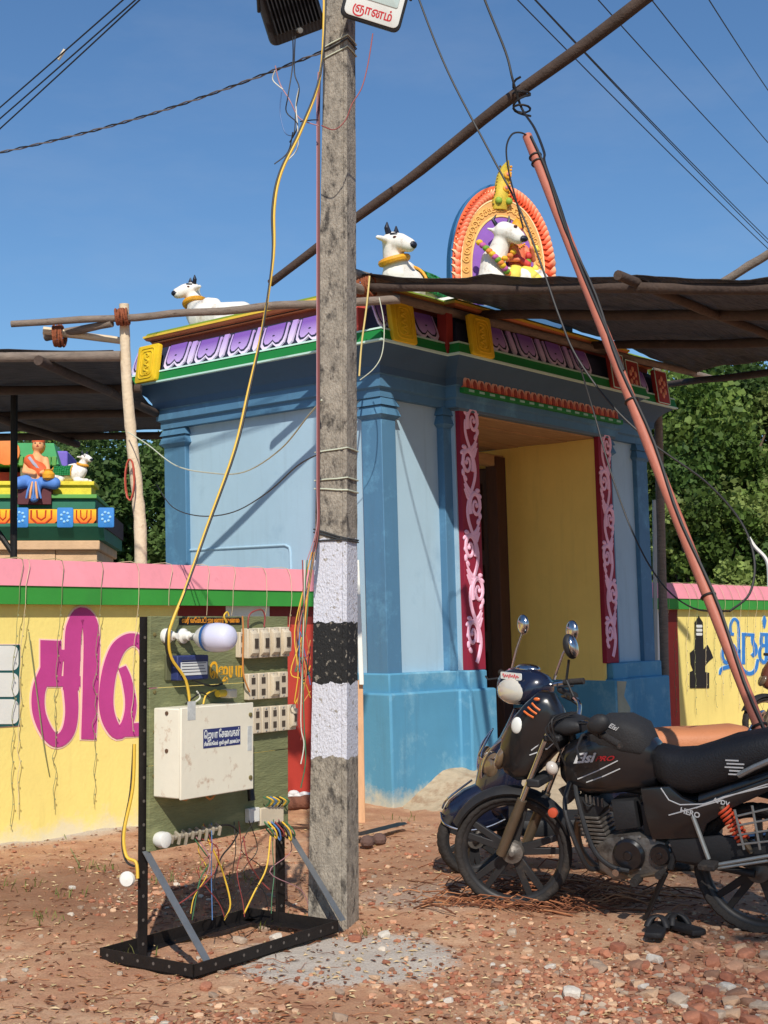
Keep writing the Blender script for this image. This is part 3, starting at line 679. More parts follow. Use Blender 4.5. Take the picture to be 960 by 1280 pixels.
# bull and rider in the niche
skin = M('statue_skin', (222, 120, 84), .55, .1, 9); yclo = M('statue_yellow', (236, 214, 90), .6, .12, 10, c2=(150, 190, 60), f2=.25, s2=9); rclo = M('statue_red', (206, 66, 60), .6, .12, 10)
nb_ = blob('bull', [((-.16, -.16, .3), .17, (.25, -.15, .30), .17), ((-.24, -.22, .28), .16, (-.22, -.2, .52), .13), ((-.2, -.2, .52), .12, (-.12, -.26, .78), .09), ((-.12, -.27, .83), .115, (-.06, -.34, .80), .10),
              ((-.06, -.34, .80), .095, (-.01, -.40, .735), .078), ((-.3, -.24, .25), .07, (-.3, -.26, -.02), .05), ((-.14, -.26, .25), .07, (-.14, -.28, -.02), .05), ((.3, -.2, .25), .08, (.34, -.22, -.02), .05),
              ((-.2, -.24, .84), .03, (-.29, -.25, .86), .016)], cream, arch, .014, 5)
for sx_ in (-1, 1): B().ell((.15 + .03 * sx_, -.262, 1.05), (.013, .008, .008), 8, 5).obj('rider_eye', horn, arch)
B().ell((.15, -.268, 1.005), (.02, .008, .007), 8, 5).obj('rider_mouth', rclo, arch); B().ell((.15, -.27, 1.03), (.011, .016, .018), 8, 5).obj('rider_nose', skin, arch)
for k in range(7): B().ell((.08 + .025 * k, -.255 + .01 * abs(k - 3), .88 - .02 * (3 - abs(k - 3))), (.016, .014, .014), 7, 5).obj('necklace_bead', goldp, arch)
for g_ in (-1, 1): B().tube([(-.14 + .06 * g_, -.27, .9), (-.15 + .09 * g_, -.27, .96), (-.13 + .07 * g_, -.27, 1.02)], [.025, .02, .004], 8).obj('horn', horn, nb_)
B().ell((.03, -.455, .71), (.05, .045, .036), 8, 6).obj('muzzle', horn, nb_)
B().ell((-.05, -.435, .85), (.022, .016, .016), 8, 6).obj('eye', M('eye_brown', (90, 40, 30), .4), nb_)
gar = [M('garland_%d' % i, c, .6) for i, c in enumerate(((230, 180, 40), (190, 90, 150), (110, 150, 40), (226, 130, 60)))]
for k in range(13):
    t = k / 12; a = pi * t; B().ell((-.40 + .33 * t, -.30 - .10 * sin(a), .68 - .36 * t - .03 * sin(a)), (.04, .035, .035), 8, 6).obj('garland_bead', gar[k % 4], nb_)
for k in range(12):
    a = 2 * pi * k / 12; B().ell((-.14 + .125 * cos(a), -.25 - .07 * sin(a) - .02, .60 + .05 * cos(a) - .09 * sin(a)), (.036, .03, .03), 8, 6).obj('garland_bead', gar[0 if k % 2 else 3], nb_)
nb_.scale = (1.22, 1.15, 1.14); nb_.location = (.06, -.02, .04)
blob('rider', [((.16, -.14, .52), .12, (.15, -.14, .82), .11), ((.15, -.15, .86), .06, (.15, -.17, .96), .04), ((.15, -.18, 1.02), .075, (.15, -.19, 1.07), .07), ((.04, -.15, .84), .05, (-.02, -.24, .66), .038), ((-.02, -.24, .66), .036, (.1, -.34, .64), .03),
               ((.26, -.15, .84), .05, (.34, -.24, .68), .038), ((.34, -.24, .68), .036, (.28, -.33, .80), .03)], skin, arch, .012, 4)
blob('lap_cloth', [((.10, -.22, .50), .11, (.02, -.36, .42), .09), ((.02, -.36, .42), .085, (.06, -.40, .16), .055), ((.24, -.22, .50), .11, (.33, -.34, .38), .09), ((.33, -.34, .38), .08, (.30, -.38, .18), .05)], yclo, arch, .013, 4)
B().lathe([(.09, 1.08), (.08, 1.12), (.06, 1.17), (.03, 1.2), (.001, 1.23)], (.15, -.17, 0), 'z', 12).obj('crown', goldp, arch)
B().ell((.15, -.13, 1.04), (.09, .07, .11), 10, 8).obj('hair', horn, arch)
for k in range(9):
    B().ell((.30 + .06 * sin(k * 1.7), -.30 + .03 * cos(k), .12 + k * .085), (.045, .04, .05), 8, 6).obj('flower', (gar[2], rclo, yclo)[k % 3], arch)
blob('sash', [((.05, -.26, .72), .04, (.25, -.28, .60), .045), ((.36, -.22, .52), .06, (.42, -.26, .2), .07)], rclo, arch, .014, 3)

# ================================================================== shade canopies
def net_mat(name, c, tr, shadow_fade=None):
    m = bpy.data.materials.new(name); m.use_nodes = True; t = m.node_tree; N = t.nodes; L = t.links; p = N['Principled BSDF']
    p.inputs['Roughness'].default_value = .9; p.inputs['Specular IOR Level'].default_value = .1
    tc = N.new('ShaderNodeTexCoord'); mp = N.new('ShaderNodeMapping'); mp.inputs['Scale'].default_value = (2.2, 26, 1); L.new(tc.outputs['Object'], mp.inputs[0])
    n = N.new('ShaderNodeTexNoise'); n.inputs['Scale'].default_value = 2.5; n.inputs['Detail'].default_value = 7; L.new(mp.outputs[0], n.inputs['Vector'])
    r = N.new('ShaderNodeValToRGB'); r.color_ramp.elements[0].position = .3; r.color_ramp.elements[1].position = .72
    r.color_ramp.elements[0].color = tuple(.55 * x for x in lin(c)) + (1,); r.color_ramp.elements[1].color = tuple(1.6 * x for x in lin(c)) + (1,); L.new(n.outputs[0], r.inputs[0]); L.new(r.outputs[0], p.inputs['Base Color'])
    tl = N.new('ShaderNodeBsdfTranslucent'); L.new(r.outputs[0], tl.inputs[0]); tp = N.new('ShaderNodeBsdfTransparent')
    a = N.new('ShaderNodeMixShader'); a.inputs[0].default_value = .35; L.new(p.outputs[0], a.inputs[1]); L.new(tl.outputs[0], a.inputs[2])
    k = N.new('ShaderNodeMixShader'); k.inputs[0].default_value = tr
    if not shadow_fade:
        nh = N.new('ShaderNodeTexNoise'); nh.inputs['Scale'].default_value = 9; nh.inputs['Detail'].default_value = 8; nh.inputs['Roughness'].default_value = .8; L.new(mp.outputs[0], nh.inputs['Vector'])
        mh = N.new('ShaderNodeMapRange'); L.new(nh.outputs[0], mh.inputs[0]); mh.inputs[1].default_value = .5; mh.inputs[2].default_value = .72; mh.inputs[3].default_value = tr; mh.inputs[4].default_value = .5; L.new(mh.outputs[0], k.inputs[0])
    if shadow_fade:  # net thins towards one edge, softening the added canopy's shadow
        sx_ = N.new('ShaderNodeSeparateXYZ'); L.new(tc.outputs['Object'], sx_.inputs[0]); nf = N.new('ShaderNodeTexNoise'); nf.inputs['Scale'].default_value = 2.2; nf.inputs['Detail'].default_value = 6; L.new(tc.outputs['Object'], nf.inputs['Vector'])
        mf = N.new('ShaderNodeMath'); mf.operation = 'MULTIPLY_ADD'; L.new(nf.outputs[0], mf.inputs[0]); mf.inputs[1].default_value = -1.6; L.new(sx_.outputs[0], mf.inputs[2])
        mr = N.new('ShaderNodeMapRange'); L.new(mf.outputs[0], mr.inputs[0]); mr.inputs[1].default_value = shadow_fade[0] - .8; mr.inputs[2].default_value = shadow_fade[1] - .8; mr.inputs[3].default_value = .95; mr.inputs[4].default_value = tr; L.new(mr.outputs[0], k.inputs[0])
    L.new(a.outputs[0], k.inputs[1]); L.new(tp.outputs[0], k.inputs[2]); L.new(k.outputs[0], N['Material Output'].inputs[0]); return m
netA = net_mat('shade_net', (82, 76, 72), .03); netB = net_mat('shade_net_thin', (96, 86, 78), .45, (1.25, 2.6))
bark = M('grey_pole_bark', (132, 118, 106), .9, .25, 5, .5, 40, stretch=(2, 2, 9), c2=(84, 66, 54), f2=.35, s2=6)
dkbark = M('dark_pole_bark', (74, 60, 52), .9, .25, 5, .4, 40, c2=(110, 88, 70), f2=.3, s2=7)
palebark = M('stripped_pole', (216, 196, 166), .85, .12, 5, .35, 35, c2=(170, 138, 108), f2=.35, s2=8)
rope = M('coir_rope', (140, 78, 50), .95, .2, 20, .6, 60)
def net(name, fn, nu, nv, mat, parent):
    b = B(); b.v = [V(fn(i / nu, j / nv)) for j in range(nv + 1) for i in range(nu + 1)]; b.c = [None] * len(b.v)
    b.f = [[j * (nu + 1) + i, j * (nu + 1) + i + 1, (j + 1) * (nu + 1) + i + 1, (j + 1) * (nu + 1) + i] for j in range(nv) for i in range(nu)]
    o = b.obj(name, mat, parent, 180); m_ = o.modifiers.new('t', 'SOLIDIFY'); m_.thickness = .006; return o
def pole_(name, a, b_, r0, r1, mat, parent, seed=0, amp=.025, n=14):
    o = B().tube(log_pts(a, b_, n, amp, seed), log_r(r0, r1, n, seed), 9).obj(name, mat, parent, 60); return o
def lashing(p, r, parent, ax=V((0, 0, 1)), n=5, mat=None):
    x = ax.orthogonal().normalized(); y = ax.cross(x); pts = []
    for k in range(n * 12): a = 2 * pi * k / 12; pts.append(V(p) + (x * cos(a) + y * sin(a)) * (r + .006 * noise.noise((k * .4, 1, 2))) + ax * ((k / (n * 12) - .5) * n * .02 + .012 * noise.noise((k * .3, 5, 2))))
    B().tube(pts, .011, 6).obj('lashing', mat or rope, parent)
cA = thing('shade_canopy', 'brown shade net canopy on poles stretched out from the gateway front', 'canopy', GF.m)
def zA(s, w_): return 4.20 - .178 * w_ + .10 * sin(pi * min(1, max(0, (s + .35) / 5.4))) * max(0, 1 - w_ / 2.5) - .035 * abs(sin(w_ * 2.6 + s)) * (1 - .4 * abs(sin(s * 1.3)))
net('net', lambda a, c: (-.42 + (5.55 - .80 * 5.2 * c) * a + .03 * noise.noise((c * 7, 1, 1)), -(.02 + 5.2 * c), zA(-.35 + (5.45 - 4.16 * c) * a, 5.2 * c) + .03 * noise.noise((a * 9, c * 9, 4)) + .012 * noise.noise((a * 30, c * 26, 8))), 80, 70, netA, cA)
pole_('edge_pole', (-.36, .12, 4.13), (-.36, -5.2, zA(-.35, 5.2) - .06), .034, .04, dkbark, cA, 2)
pole_('edge_pole', (-.75, -.10, 4.06), (5.5, -.10, 4.14), .042, .036, bark, cA, 5)
pole_('edge_pole', (5.45, .5, 4.14), (1.0, -5.25, 3.2), .036, .04, dkbark, cA, 8)
for k, s_ in enumerate((1.2, 3.0)): pole_('rafter', (s_, -.02, 4.17 - .02), (s_ * .45, -5.2, 3.22), .04, .045, dkbark, cA, 11 + k)
pole_('cross_pole', (-.65, -2.55, 3.70), (3.7, -2.4, 3.68), .034, .03, dkbark, cA, 16)
pole_('cross_pole', (-.5, -5.1, 3.22), (1.8, -5.1, 3.22), .045, .04, dkbark, cA, 18)
for q in ((-.36, -.10, 4.10),): lashing(q, .085, cA, V((.25, -1, .1)).normalized(), 6)
pole_('stub_pole', (-.72, -.02, 4.20), (-.05, -.12, 4.16), .05, .045, bark, cA, 21, .01, 6)
for (x, y) in ((4.62, .12), (1.5, -5.1)): pole_('post', (x, y, -.05), (x, y, zA(x, -y) - .02), .05, .045, bark, cA, int(x * 9 + 40))
# unseen net canopy beside the camera, added to shade the bikes and ground
cB = thing('shade_canopy', 'unseen thin net canopy on bamboo posts added to shade the parked motorcycle', 'canopy')
net('net', lambda a, c: (1.25 + 5 * a + .04 * noise.noise((c * 6, 2, 1)), -1.6 + 5.3 * c, 3.72 + .1 * a - .05 * abs(sin(7 * a)) + .03 * noise.noise((a * 8, c * 8, 2))), 40, 40, netB, cB)
for k, y in enumerate((-1.6, .2, 2.0)): pole_('rafter', (1.9, y, 3.66), (6.4, y, 3.78), .04, .04, bark, cB, 60 + k)
for k, (x, y) in enumerate(((1.2, -1.6), (6.2, -1.6), (6.2, 3.68))): pole_('post', (x, y, -.05), (x, y, 3.78), .045, .04, bark, cB, 66 + k)
cL = thing('shade_canopy', 'dark shade net canopy over the temple yard behind the yellow wall', 'canopy')
LA = radians(9)
def zL(x, y): return 3.63 - .012 * (y - 10.5) - .03 * abs(sin(x * 2.1)) - .02 * abs(sin(y * 1.7))
def cLp(a, c): x = -9 + 6.9 * a; y = 10.45 + 4.1 * c + (.05 * (x + 2)) * -1; return (x - .25 * c + (1.9 * max(0, c - .62)), y, zL(x, y))
net('net', cLp, 50, 30, netA, cL)
for k, c in enumerate((0, .33, .66, 1)): p0, p1 = V(cLp(0, c)), V(cLp(1, c)); pole_('rafter', p0 - V((0, 0, .05)), p1 - V((-.06, 0, .05)), .045, .04, dkbark if c else bark, cL, 80 + k)
for k, a in enumerate((.5, .75, .98)): p0, p1 = V(cLp(a - .06, 0)), V(cLp(a, 1)); pole_('cross_pole', p0 - V((0, .15, .11)), p1 - V((0, -.15, .11)), .04, .04, dkbark, cL, 90 + k)
pole_('cross_pole', at(57, 421, 10.6), at(140, 404, 10.4), .036, .03, bark, cL, 97, .01, 6); pole_('cross_pole', at(54, 413, 10.5), at(152, 426, 10.6), .032, .028, palebark, cL, 98, .01, 6)
lashing(at(74, 420, 10.5), .08, cL, V((1, 0, 0)), 4)
# stripped tree post
post = B().tube(spline([at(176, 706, 10.52) - V((0, 0, 2.0)), at(176, 706, 10.52), at(172, 620, 10.52), at(164, 545, 10.5), at(158, 470, 10.48), at(155, 380, 10.45)], 6), [.052 * (1 - .25 * i / 30) * (1 + .16 * noise.noise((i * .7, 3, 3))) for i in range(31)], 10).obj('canopy_post', palebark, None, 60)
tag(post, 'knobbly stripped tree trunk post behind the pink coping', 'post')
pc = at(171, 600, 10.4)
tag(B().tube([pc + V((.035 * cos(k * .55) - .05, -.02 + .02 * sin(k * .9), .16 * sin(k * .55) + .02 * noise.noise((k, 1, 1)))) for k in range(46)], .006, 5).obj('wire_coil', M('red_wire', (186, 84, 64), .6), None), 'loop of red wire hanging on the stripped tree post', 'wire')
lg = thing('long_pole', 'long grey horizontal pole lashed across the gateway side to the tree post', 'pole')
pole_('log', at(14, 405, 10.38), at(500, 374, 10.42), .026, .035, bark, lg, 31, .03, 22)
lashing(at(153, 396, 10.38), .06, lg, V((1, 0, .05)).normalized(), 5)
dg = B().tube(log_pts(at(338, 354, 10.6), at(1000, -150, 8.2), 24, .02, 33), log_r(.032, .052, 24, 33), 9).obj('diagonal_pole', dkbark, None, 60)
tag(dg, 'dark wooden pole slanting up across the sky from the gateway roof', 'pole')
dp = B().tube(log_pts(at(898, 356, 12.5), at(1030, 275, 12.0), 10, .02, 35), log_r(.04, .045, 10, 35), 9).obj('canopy_strut', bark, None, 60)
tag(dp, 'short weathered pole rising above the net canopy edge against the sky', 'pole')
# steel posts in the temple yard
sp_ = thing('iron_post', 'thin black iron post with slanting strut behind the pink coping', 'post')
blk = M('black_steel', (30, 27, 26), .5, .2, 8, .1, metal=.3)
B().tube([at(20, 700, 12.0) - V((0, 0, 2.1)), at(17, 540, 12.0) + V((0, 0, .4))], .032, 8).obj('upright', blk, sp_)
B().tube([at(18, 694, 12.0), at(-20, 640, 12.0)], .026, 8).obj('strut', blk, sp_)
# ================================================================== utility pole and its lamps
def pole_mat():
    m = M('pole_concrete', (148, 139, 126), .92, .3, 22, .6, 80, c2=(74, 69, 64), f2=.42, s2=14, stretch=(1.5, 1.5, .8))
    t = m.node_tree; N = t.nodes; L = t.links; p = N['Principled BSDF']; src = p.inputs['Base Color'].links[0].from_socket
    tc = N.new('ShaderNodeTexCoord'); sp = N.new('ShaderNodeSeparateXYZ'); L.new(tc.outputs['Object'], sp.inputs[0])
    n = N.new('ShaderNodeTexNoise'); n.inputs['Scale'].default_value = 14; n.inputs['Detail'].default_value = 4; L.new(tc.outputs['Object'], n.inputs['Vector'])
    a = N.new('ShaderNodeMath'); a.operation = 'MULTIPLY_ADD'; L.new(n.outputs[0], a.inputs[0]); a.inputs[1].default_value = .085; L.new(sp.outputs[2], a.inputs[2])
    d = N.new('ShaderNodeMath'); d.operation = 'DIVIDE'; L.new(a.outputs[0], d.inputs[0]); d.inputs[1].default_value = 4.0
    def band(seq):
        r = N.new('ShaderNodeValToRGB'); r.color_ramp.interpolation = 'CONSTANT'; e = r.color_ramp.elements
        while len(e) < len(seq): e.new(.9)
        for i, (z, c) in enumerate(seq): e[i].position = z / 4.0; e[i].color = (*c, 1)
        L.new(d.outputs[0], r.inputs[0]); return r.outputs[0]
    wht = (.60, .60, .66); bk = (.018, .018, .018)
    col = band([(0, wht), (1.175, bk), (1.48, wht)]); mask = band([(0, (0, 0, 0)), (.815, (1, 1, 1)), (1.885, (0, 0, 0))])
    n3 = N.new('ShaderNodeTexNoise'); n3.inputs['Scale'].default_value = 38; n3.inputs['Detail'].default_value = 6; L.new(tc.outputs['Object'], n3.inputs['Vector'])
    r3 = N.new('ShaderNodeValToRGB'); r3.color_ramp.elements[0].position = .60; r3.color_ramp.elements[1].position = .66; r3.color_ramp.elements[0].color = (1, 1, 1, 1); r3.color_ramp.elements[1].color = (.15, .15, .15, 1); L.new(n3.outputs[0], r3.inputs[0])
    mm = N.new('ShaderNodeMixRGB'); mm.blend_type = 'MULTIPLY'; mm.inputs[0].default_value = 1; L.new(mask, mm.inputs[1]); L.new(r3.outputs[0], mm.inputs[2])
    mx_ = N.new('ShaderNodeMixRGB'); L.new(mm.outputs[0], mx_.inputs[0]); L.new(src, mx_.inputs[1]); L.new(col, mx_.inputs[2]); L.new(mx_.outputs[0], p.inputs['Base Color']); return m
pb = gnd(417, 1150); PH = 7.4
pole = thing('utility_pole', 'tall concrete utility pole with black and white painted bands', 'pole', Matrix.Translation(pb) @ Matrix.Rotation(radians(.72), 4, 'Y') @ RZ(radians(-19)))
b = B(); prof = [(-1, -1), (.55, -1), (.58, -.93), (.70, -.93), (.73, -1), (1, -1), (1, 1), (-1, 1)]
rs = []
for i in range(60):
    z = -.25 + (PH + .25) * i / 59; hw = .100 - .0047 * z * 1.75; hd_ = .085 - .0035 * z * 1.5
    rs.append([(x * hw + .0025 * noise.noise((z * 9, x * 2, y)), y * hd_ + .0025 * noise.noise((z * 8, x, y * 3)), z) for x, y in prof])
b.rings(rs).obj('shaft', pole_mat(), pole, 30, .008)
galv = M('galvanised_wire', (150, 152, 150), .45, .15, 20, metal=.6)
def band_wire(z, dz, mat, r=.004):
    hw = .104 - .0047 * z * 1.75; hd_ = .089 - .0035 * z * 1.5
    B().tube([(hw * x, hd_ * y, z + dz * (x + 1) / 2 + .004 * noise.noise((x, y, z))) for x, y in ((-1, -1), (-.3, -1.02), (.4, -1.02), (1, -1), (1.02, 0), (1, 1), (0, 1), (-1, 1), (-1.02, 0), (-1, -1))], r, 6).obj('binding_wire', mat, pole)
for z, dz, k in ((2.14, .012, 0), (2.10, -.01, 0), (1.90, -.05, 1), (1.885, -.045, 1), (1.84, .01, 1), (2.28, .02, 0), (4.34, .05, 1), (4.30, .05, 0), (4.36, .05, 0)):
    band_wire(z, dz, M('pale_wire', (196, 200, 178), .6) if k == 0 else M('dark_wire', (52, 54, 56), .6))
lampblk = M('lamp_black', (30, 31, 34), .5, .1, 9, spec=.5); lampglass = M('lamp_glass', (196, 214, 210), .15, .05, 4, spec=.6); lampwhite = M('lamp_plate', (226, 228, 222), .4, .03)
def floodlight(label, mw, fins, txt):
    t = thing('floodlight', label, 'floodlight', mw, 'floodlights clamped to the utility pole')
    B().prism(rrect(-.155, -.20, .155, .20, .035), .0, -.035, 'y', .008).obj('housing', lampblk, t, 40)
    for k in range(13): B().box(-.128 + k * .0205, -.122 + k * .0205, .0, .028, -.15, .16).obj('fin', lampblk, t, 0)
    B().prism(rrect(-.14, -.185, .14, .185, .028), -.033, -.040, 'y', .002).obj('face_plate', lampwhite, t, 40)
    B().prism(rrect(-.115, -.09, .115, .165, .01), -.039, -.044, 'y', .002).obj('glass', lampglass, t, 40)
    B().tube([(-.17, .0, -.02), (-.17, .06, .06), (-.1, .1, .1), (.1, .1, .1), (.17, .06, .06), (.17, .0, -.02)], .009, 6).obj('bracket', lampblk, t)
    B().lathe([(.014, 0), (.014, .03), (.001, .031)], (.0, .0, -.165), 'y', 10).obj('cable_gland', galv, t)
    if txt: link('lettering', text_mesh('lettering', 'ஞானம்', M('sign_red', (196, 34, 44), .5), .062, .0006, .0012, fit=.20), t, (0, -.0405, -.160), (pi / 2, 0, 0))
    return t
floodlight('floodlight with red lettering on its white face plate', Matrix.Translation(at(474, -18, 6.55)) @ Matrix.Rotation(radians(10), 4, 'Z') @ Matrix.Rotation(radians(14), 4, 'Y') @ Matrix.Rotation(radians(14), 4, 'X'), True, True)
floodlight('floodlight seen from its black finned back beside the yellow cable', Matrix.Translation(at(360, -4, 6.5)) @ Matrix.Rotation(radians(196), 4, 'Z') @ Matrix.Rotation(radians(26), 4, 'Y') @ Matrix.Rotation(radians(-24), 4, 'X'), True, False)

# ================================================================== switchboard on its angle iron stand
c1, c2 = gnd(130, 1200), gnd(245, 1222); PO = (c1 + c2) / 2
PF = Frame(PO, radians(55.5))
pan = thing('switchboard_stand', 'green plywood switchboard on a black angle iron stand with white fuse box', 'switchboard', PF.m)
iron = M('black_angle_iron', (38, 34, 33), .55, .3, 8, .2, 40, metal=.35, c2=(86, 62, 50), f2=.22, s2=9)
steel = M('worn_steel_flat', (132, 136, 140), .5, .15, 9, .1, metal=.6)
SL, SW = .95, .27
def angle(a, c, up_, out, wd=.055, th=.005, nm='rail'):
    a, c, up_, out = V(a), V(c), V(up_), V(out); b = B()
    for d0, d1 in ((up_ * wd, out * th), (out * wd, up_ * th)):
        q = [a, a + d0, a + d0 + d1, a + d1]; q2 = [p + (c - a) for p in q]; b.rings([q, q2])
    return b.obj(nm, iron, pan, 20)
rl = [((-.02, -SW, .0), (SL + .02, -SW, 0), (0, 1, 0)), ((-.02, SW, 0), (SL + .02, SW, 0), (0, -1, 0)), ((-.02, -SW, .0), (-.02, SW, 0), (1, 0, 0)), ((SL + .02, -SW, 0), (SL + .02, SW, 0), (-1, 0, 0))]
for a, c, ot in rl:
    r_ = angle(a, c, (0, 0, 1), ot); d = V(c) - V(a); k = int(d.length / .085)
    for i in range(k):
        p = V(a) + d * ((i + .5) / k) + V((0, 0, .03)) - V(ot) * .0005; B().lathe([(.007, 0), (.007, .0015)], p, 'y' if abs(d.x) > abs(d.y) else 'x', 8).obj('bolt_hole', M('hole_grey', (96, 88, 82), .8), r_)
TOPZ = PF.xz(178, 771, .085).z
UY = .085; UX = PF.xz(356, 1045, UY).x; ULX = PF.xz(186, 900, UY).x
for x, hgt in ((ULX, TOPZ), (UX, .95)):
    pt = angle((x, UY, 0), (x, UY, hgt), (-1, 0, 0), (0, 1, 0), .055, .005, 'upright')
    for i in range(int(hgt / .1)): B().lathe([(.007, 0), (.007, .0015)], (x - .028, UY - .002, .08 + i * .1), 'y', 8).obj('bolt_hole', MATS['hole_grey'], pt)
for x, y in ((ULX - .025, -1), (UX - .02, -1)):
    b = B(); p0 = V((x, UY - .008, .47)); p1 = V((x + .02, -SW + .01, .045)); q = V((1, 0, 0)) * .02
    b.rings([[p0 - q, p0 + q, p0 + q + V((0, -.005, 0)), p0 - q + V((0, -.005, 0))], [p1 - q, p1 + q, p1 + q + V((0, -.005, 0)), p1 - q + V((0, -.005, 0))]]).obj('brace', steel, pan, 20)
BY = .062
def bp(px, py, y=BY): return PF.xz(px, py, y)
x0, x1 = bp(187, 900).x, bp(360, 900).x; z1 = (bp(190, 771).z + bp(358, 769).z) / 2; z0 = (bp(190, 1060).z + bp(355, 1036).z) / 2
ply = M('green_plywood', (116, 120, 84), .8, .14, 5, .3, 30, c2=(140, 142, 100), f2=.40, s2=4, stretch=(1, 1, 4))
zc = [z0, z0 + (z1 - z0) * .36, z0 + (z1 - z0) * .69, z1]
for i in range(3): B().box(x0, x1, BY, BY + .018, zc[i] + .0015, zc[i + 1] - .0015).obj('board', ply, pan, 20, .002)
for px, py in ((193, 793), (193, 915), (192, 970), (193, 865)):
    p = bp(px, py); B().lathe([(.009, 0), (.009, -.004), (.003, -.006)], (p.x, BY, p.z), 'y', 8).obj('screw', M('rusty_screw', (110, 100, 60), .7), pan)
def prect(nm, xa, ya, xb, yb, y, d, mat, bev=.004, parent=None):
    a, c = PF.xz(xa, ya, y - d), PF.xz(xb, yb, y - d); zz = PF.xz(xa, yb, y - d).z; zt = PF.xz(xb, ya, y - d).z
    lo_, hi_ = (zz + c.z) / 2, (a.z + zt) / 2
    return B().box(a.x, c.x, y - d, y, lo_, hi_).obj(nm, mat, parent or pan, 20, bev), a.x, c.x, lo_, hi_
# sign strip
sg, a, c, lo_, hi_ = prect('sign_strip', 224, 772, 302, 781, BY, .003, black, .001)
me = text_mesh('lettering', 'ஸ்ரீ வேம்படி ஐயனார் துணை', M('sign_orange', (232, 150, 40), .6), .030, .0004, .0005, fit=(c - a) * .92)
link('lettering', me, sg, ((a + c) / 2, BY - .0036, lo_ + .010), (pi / 2, 0, 0))
me = text_mesh('lettering', 'ெஜயா', M('sign_yellow', (232, 172, 40), .6), .085, .0005, .003, fit=bp(305, 840).x - bp(262, 840).x)
p = bp(283.5, 848); link('painted_name', me, pan, (p.x, BY - .001, p.z + .006), (pi / 2, 0, 0))
# lamp holders and bulb
porc = M('white_porcelain', (226, 224, 216), .25, .04, 9, spec=.6)
for px in (207, 227):
    p = bp(px, 795); B().lathe([(.034, .0), (.034, -.014), (.024, -.022), (.02, -.045), (.013, -.05), (.013, -.07), (.001, -.071)], (p.x, BY, p.z), 'y', 18).obj('lamp_holder', porc, pan)
p = bp(227, 797); bx, bz = p.x, p.z; KB = 1.28
B().lathe([(.012, -.06), (.016, -.09)], (bx, BY, bz), 'y', 14).obj('bulb_cap', galv, pan)
blb = B().lathe([(a_ * KB, b_ * KB + .02) for a_, b_ in ((.018, -.085), (.03, -.10), (.040, -.12), (.047, -.138))], (bx, BY, bz), 'y', 24).obj('led_bulb', porc, pan)
B().lathe([(a_ * KB, b_ * KB + .02) for a_, b_ in ((.0475, -.137), (.0485, -.148), (.0475, -.150))], (bx, BY, bz), 'y', 24).obj('bulb_ring', M('bulb_blue', (40, 84, 140), .4), blb)
B().lathe([(a_ * KB, b_ * KB + .02) for a_, b_ in ((.0478, -.149), (.05, -.17), (.050, -.19), (.047, -.215), (.040, -.235), (.03, -.245), (.014, -.25), (.001, -.251))], (bx, BY, bz), 'y', 24).obj('bulb_globe', M('bulb_milky', (206, 206, 226), .3, .02, spec=.5), blb, 180)
# meter
prect('meter_back', 208, 817, 236, 850, BY, .012, M('olive_plate', (96, 98, 70), .7, .1), .003)
mt, a, c, lo_, hi_ = prect('meter', 222, 819, 261, 850, BY, .05, M('meter_blue', (46, 56, 104), .5, .08), .006)
o = B().box(a + .02, c - .012, BY - .052, BY - .049, lo_ + .022, hi_ - .03).obj('meter_label', M('label_white', (214, 216, 214), .6, .05), mt, 0)
for k in range(5): B().box(a + .026, c - .02 - .008 * (k % 3), BY - .0532, BY - .0521, lo_ + .034 + k * .013, lo_ + .037 + k * .013).obj('label_line', M('label_ink', (70, 74, 90), .7), o, 0)
# white enclosure
boxm = M('white_enamel_rust', (226, 219, 198), .55, .06, 3, .06, 30, c2=(164, 112, 70), f2=.37, s2=9)
fz = PF.xz(226, 885, BY - .16); f1 = PF.xz(315, 990, BY - .16); fl_ = PF.xz(226, 994, BY - .16); ft = PF.xz(315, 880, BY - .16)
bx0, bx1, bz0, bz1 = fz.x, f1.x, (fl_.z + f1.z) / 2, (fz.z + ft.z) / 2
enc = B().box(bx0, bx1, BY - .155, BY, bz0, bz1).obj('enclosure', boxm, pan, 20, .006)
B().box(bx0 - .004, bx1 + .004, BY - .166, BY - .154, bz0 - .004, bz1 + .004).obj('cover', boxm, enc, 20, .004)
st = B().box(bx0 + .135, bx0 + .38, BY - .1675, BY - .166, bz0 + .203, bz0 + .285).obj('sticker', M('sticker_blue', (48, 54, 104), .5, .05), enc, 0)
me = text_mesh('lettering', 'ெஜயா ேசைவகள்', lampwhite, .045, .0003, .0008, fit=.235); link('lettering', me, st, (bx0 + .2575, BY - .1678, bz0 + .243), (pi / 2, 0, 0))
me = text_mesh('lettering', 'சின்னசேலம்  ஒலி ஒளி அமைப்பு', lampwhite, .022, .0003, .0005, fit=.235); link('lettering', me, st, (bx0 + .2575, BY - .1678, bz0 + .213), (pi / 2, 0, 0))
for px_, pz_, ww, hh in ((.035, .33, .05, .08), (.43, .17, .03, .11)): B().box(bx0 + px_, bx0 + px_ + ww, BY - .1672, BY - .166, bz0 + pz_, bz0 + pz_ + hh).obj('faded_label', M('faded_label', (188, 190, 186), .7, .2, 40), enc, 0)
for q in ((bx1 - .02, bz1 - .05), (bx1 - .02, bz0 + .05)): B().lathe([(.01, 0), (.01, -.006), (.004, -.008)], (q[0], BY - .166, q[1]), 'y', 10).obj('screw', MATS['rusty_screw'], enc)
for q in (bz0 + .36, bz0 + .2): B().lathe([(.009, 0), (.009, -.004)], (bx0, BY - .08, q), 'x', 8).obj('knockout', M('rust_dark', (96, 70, 52), .8), enc)
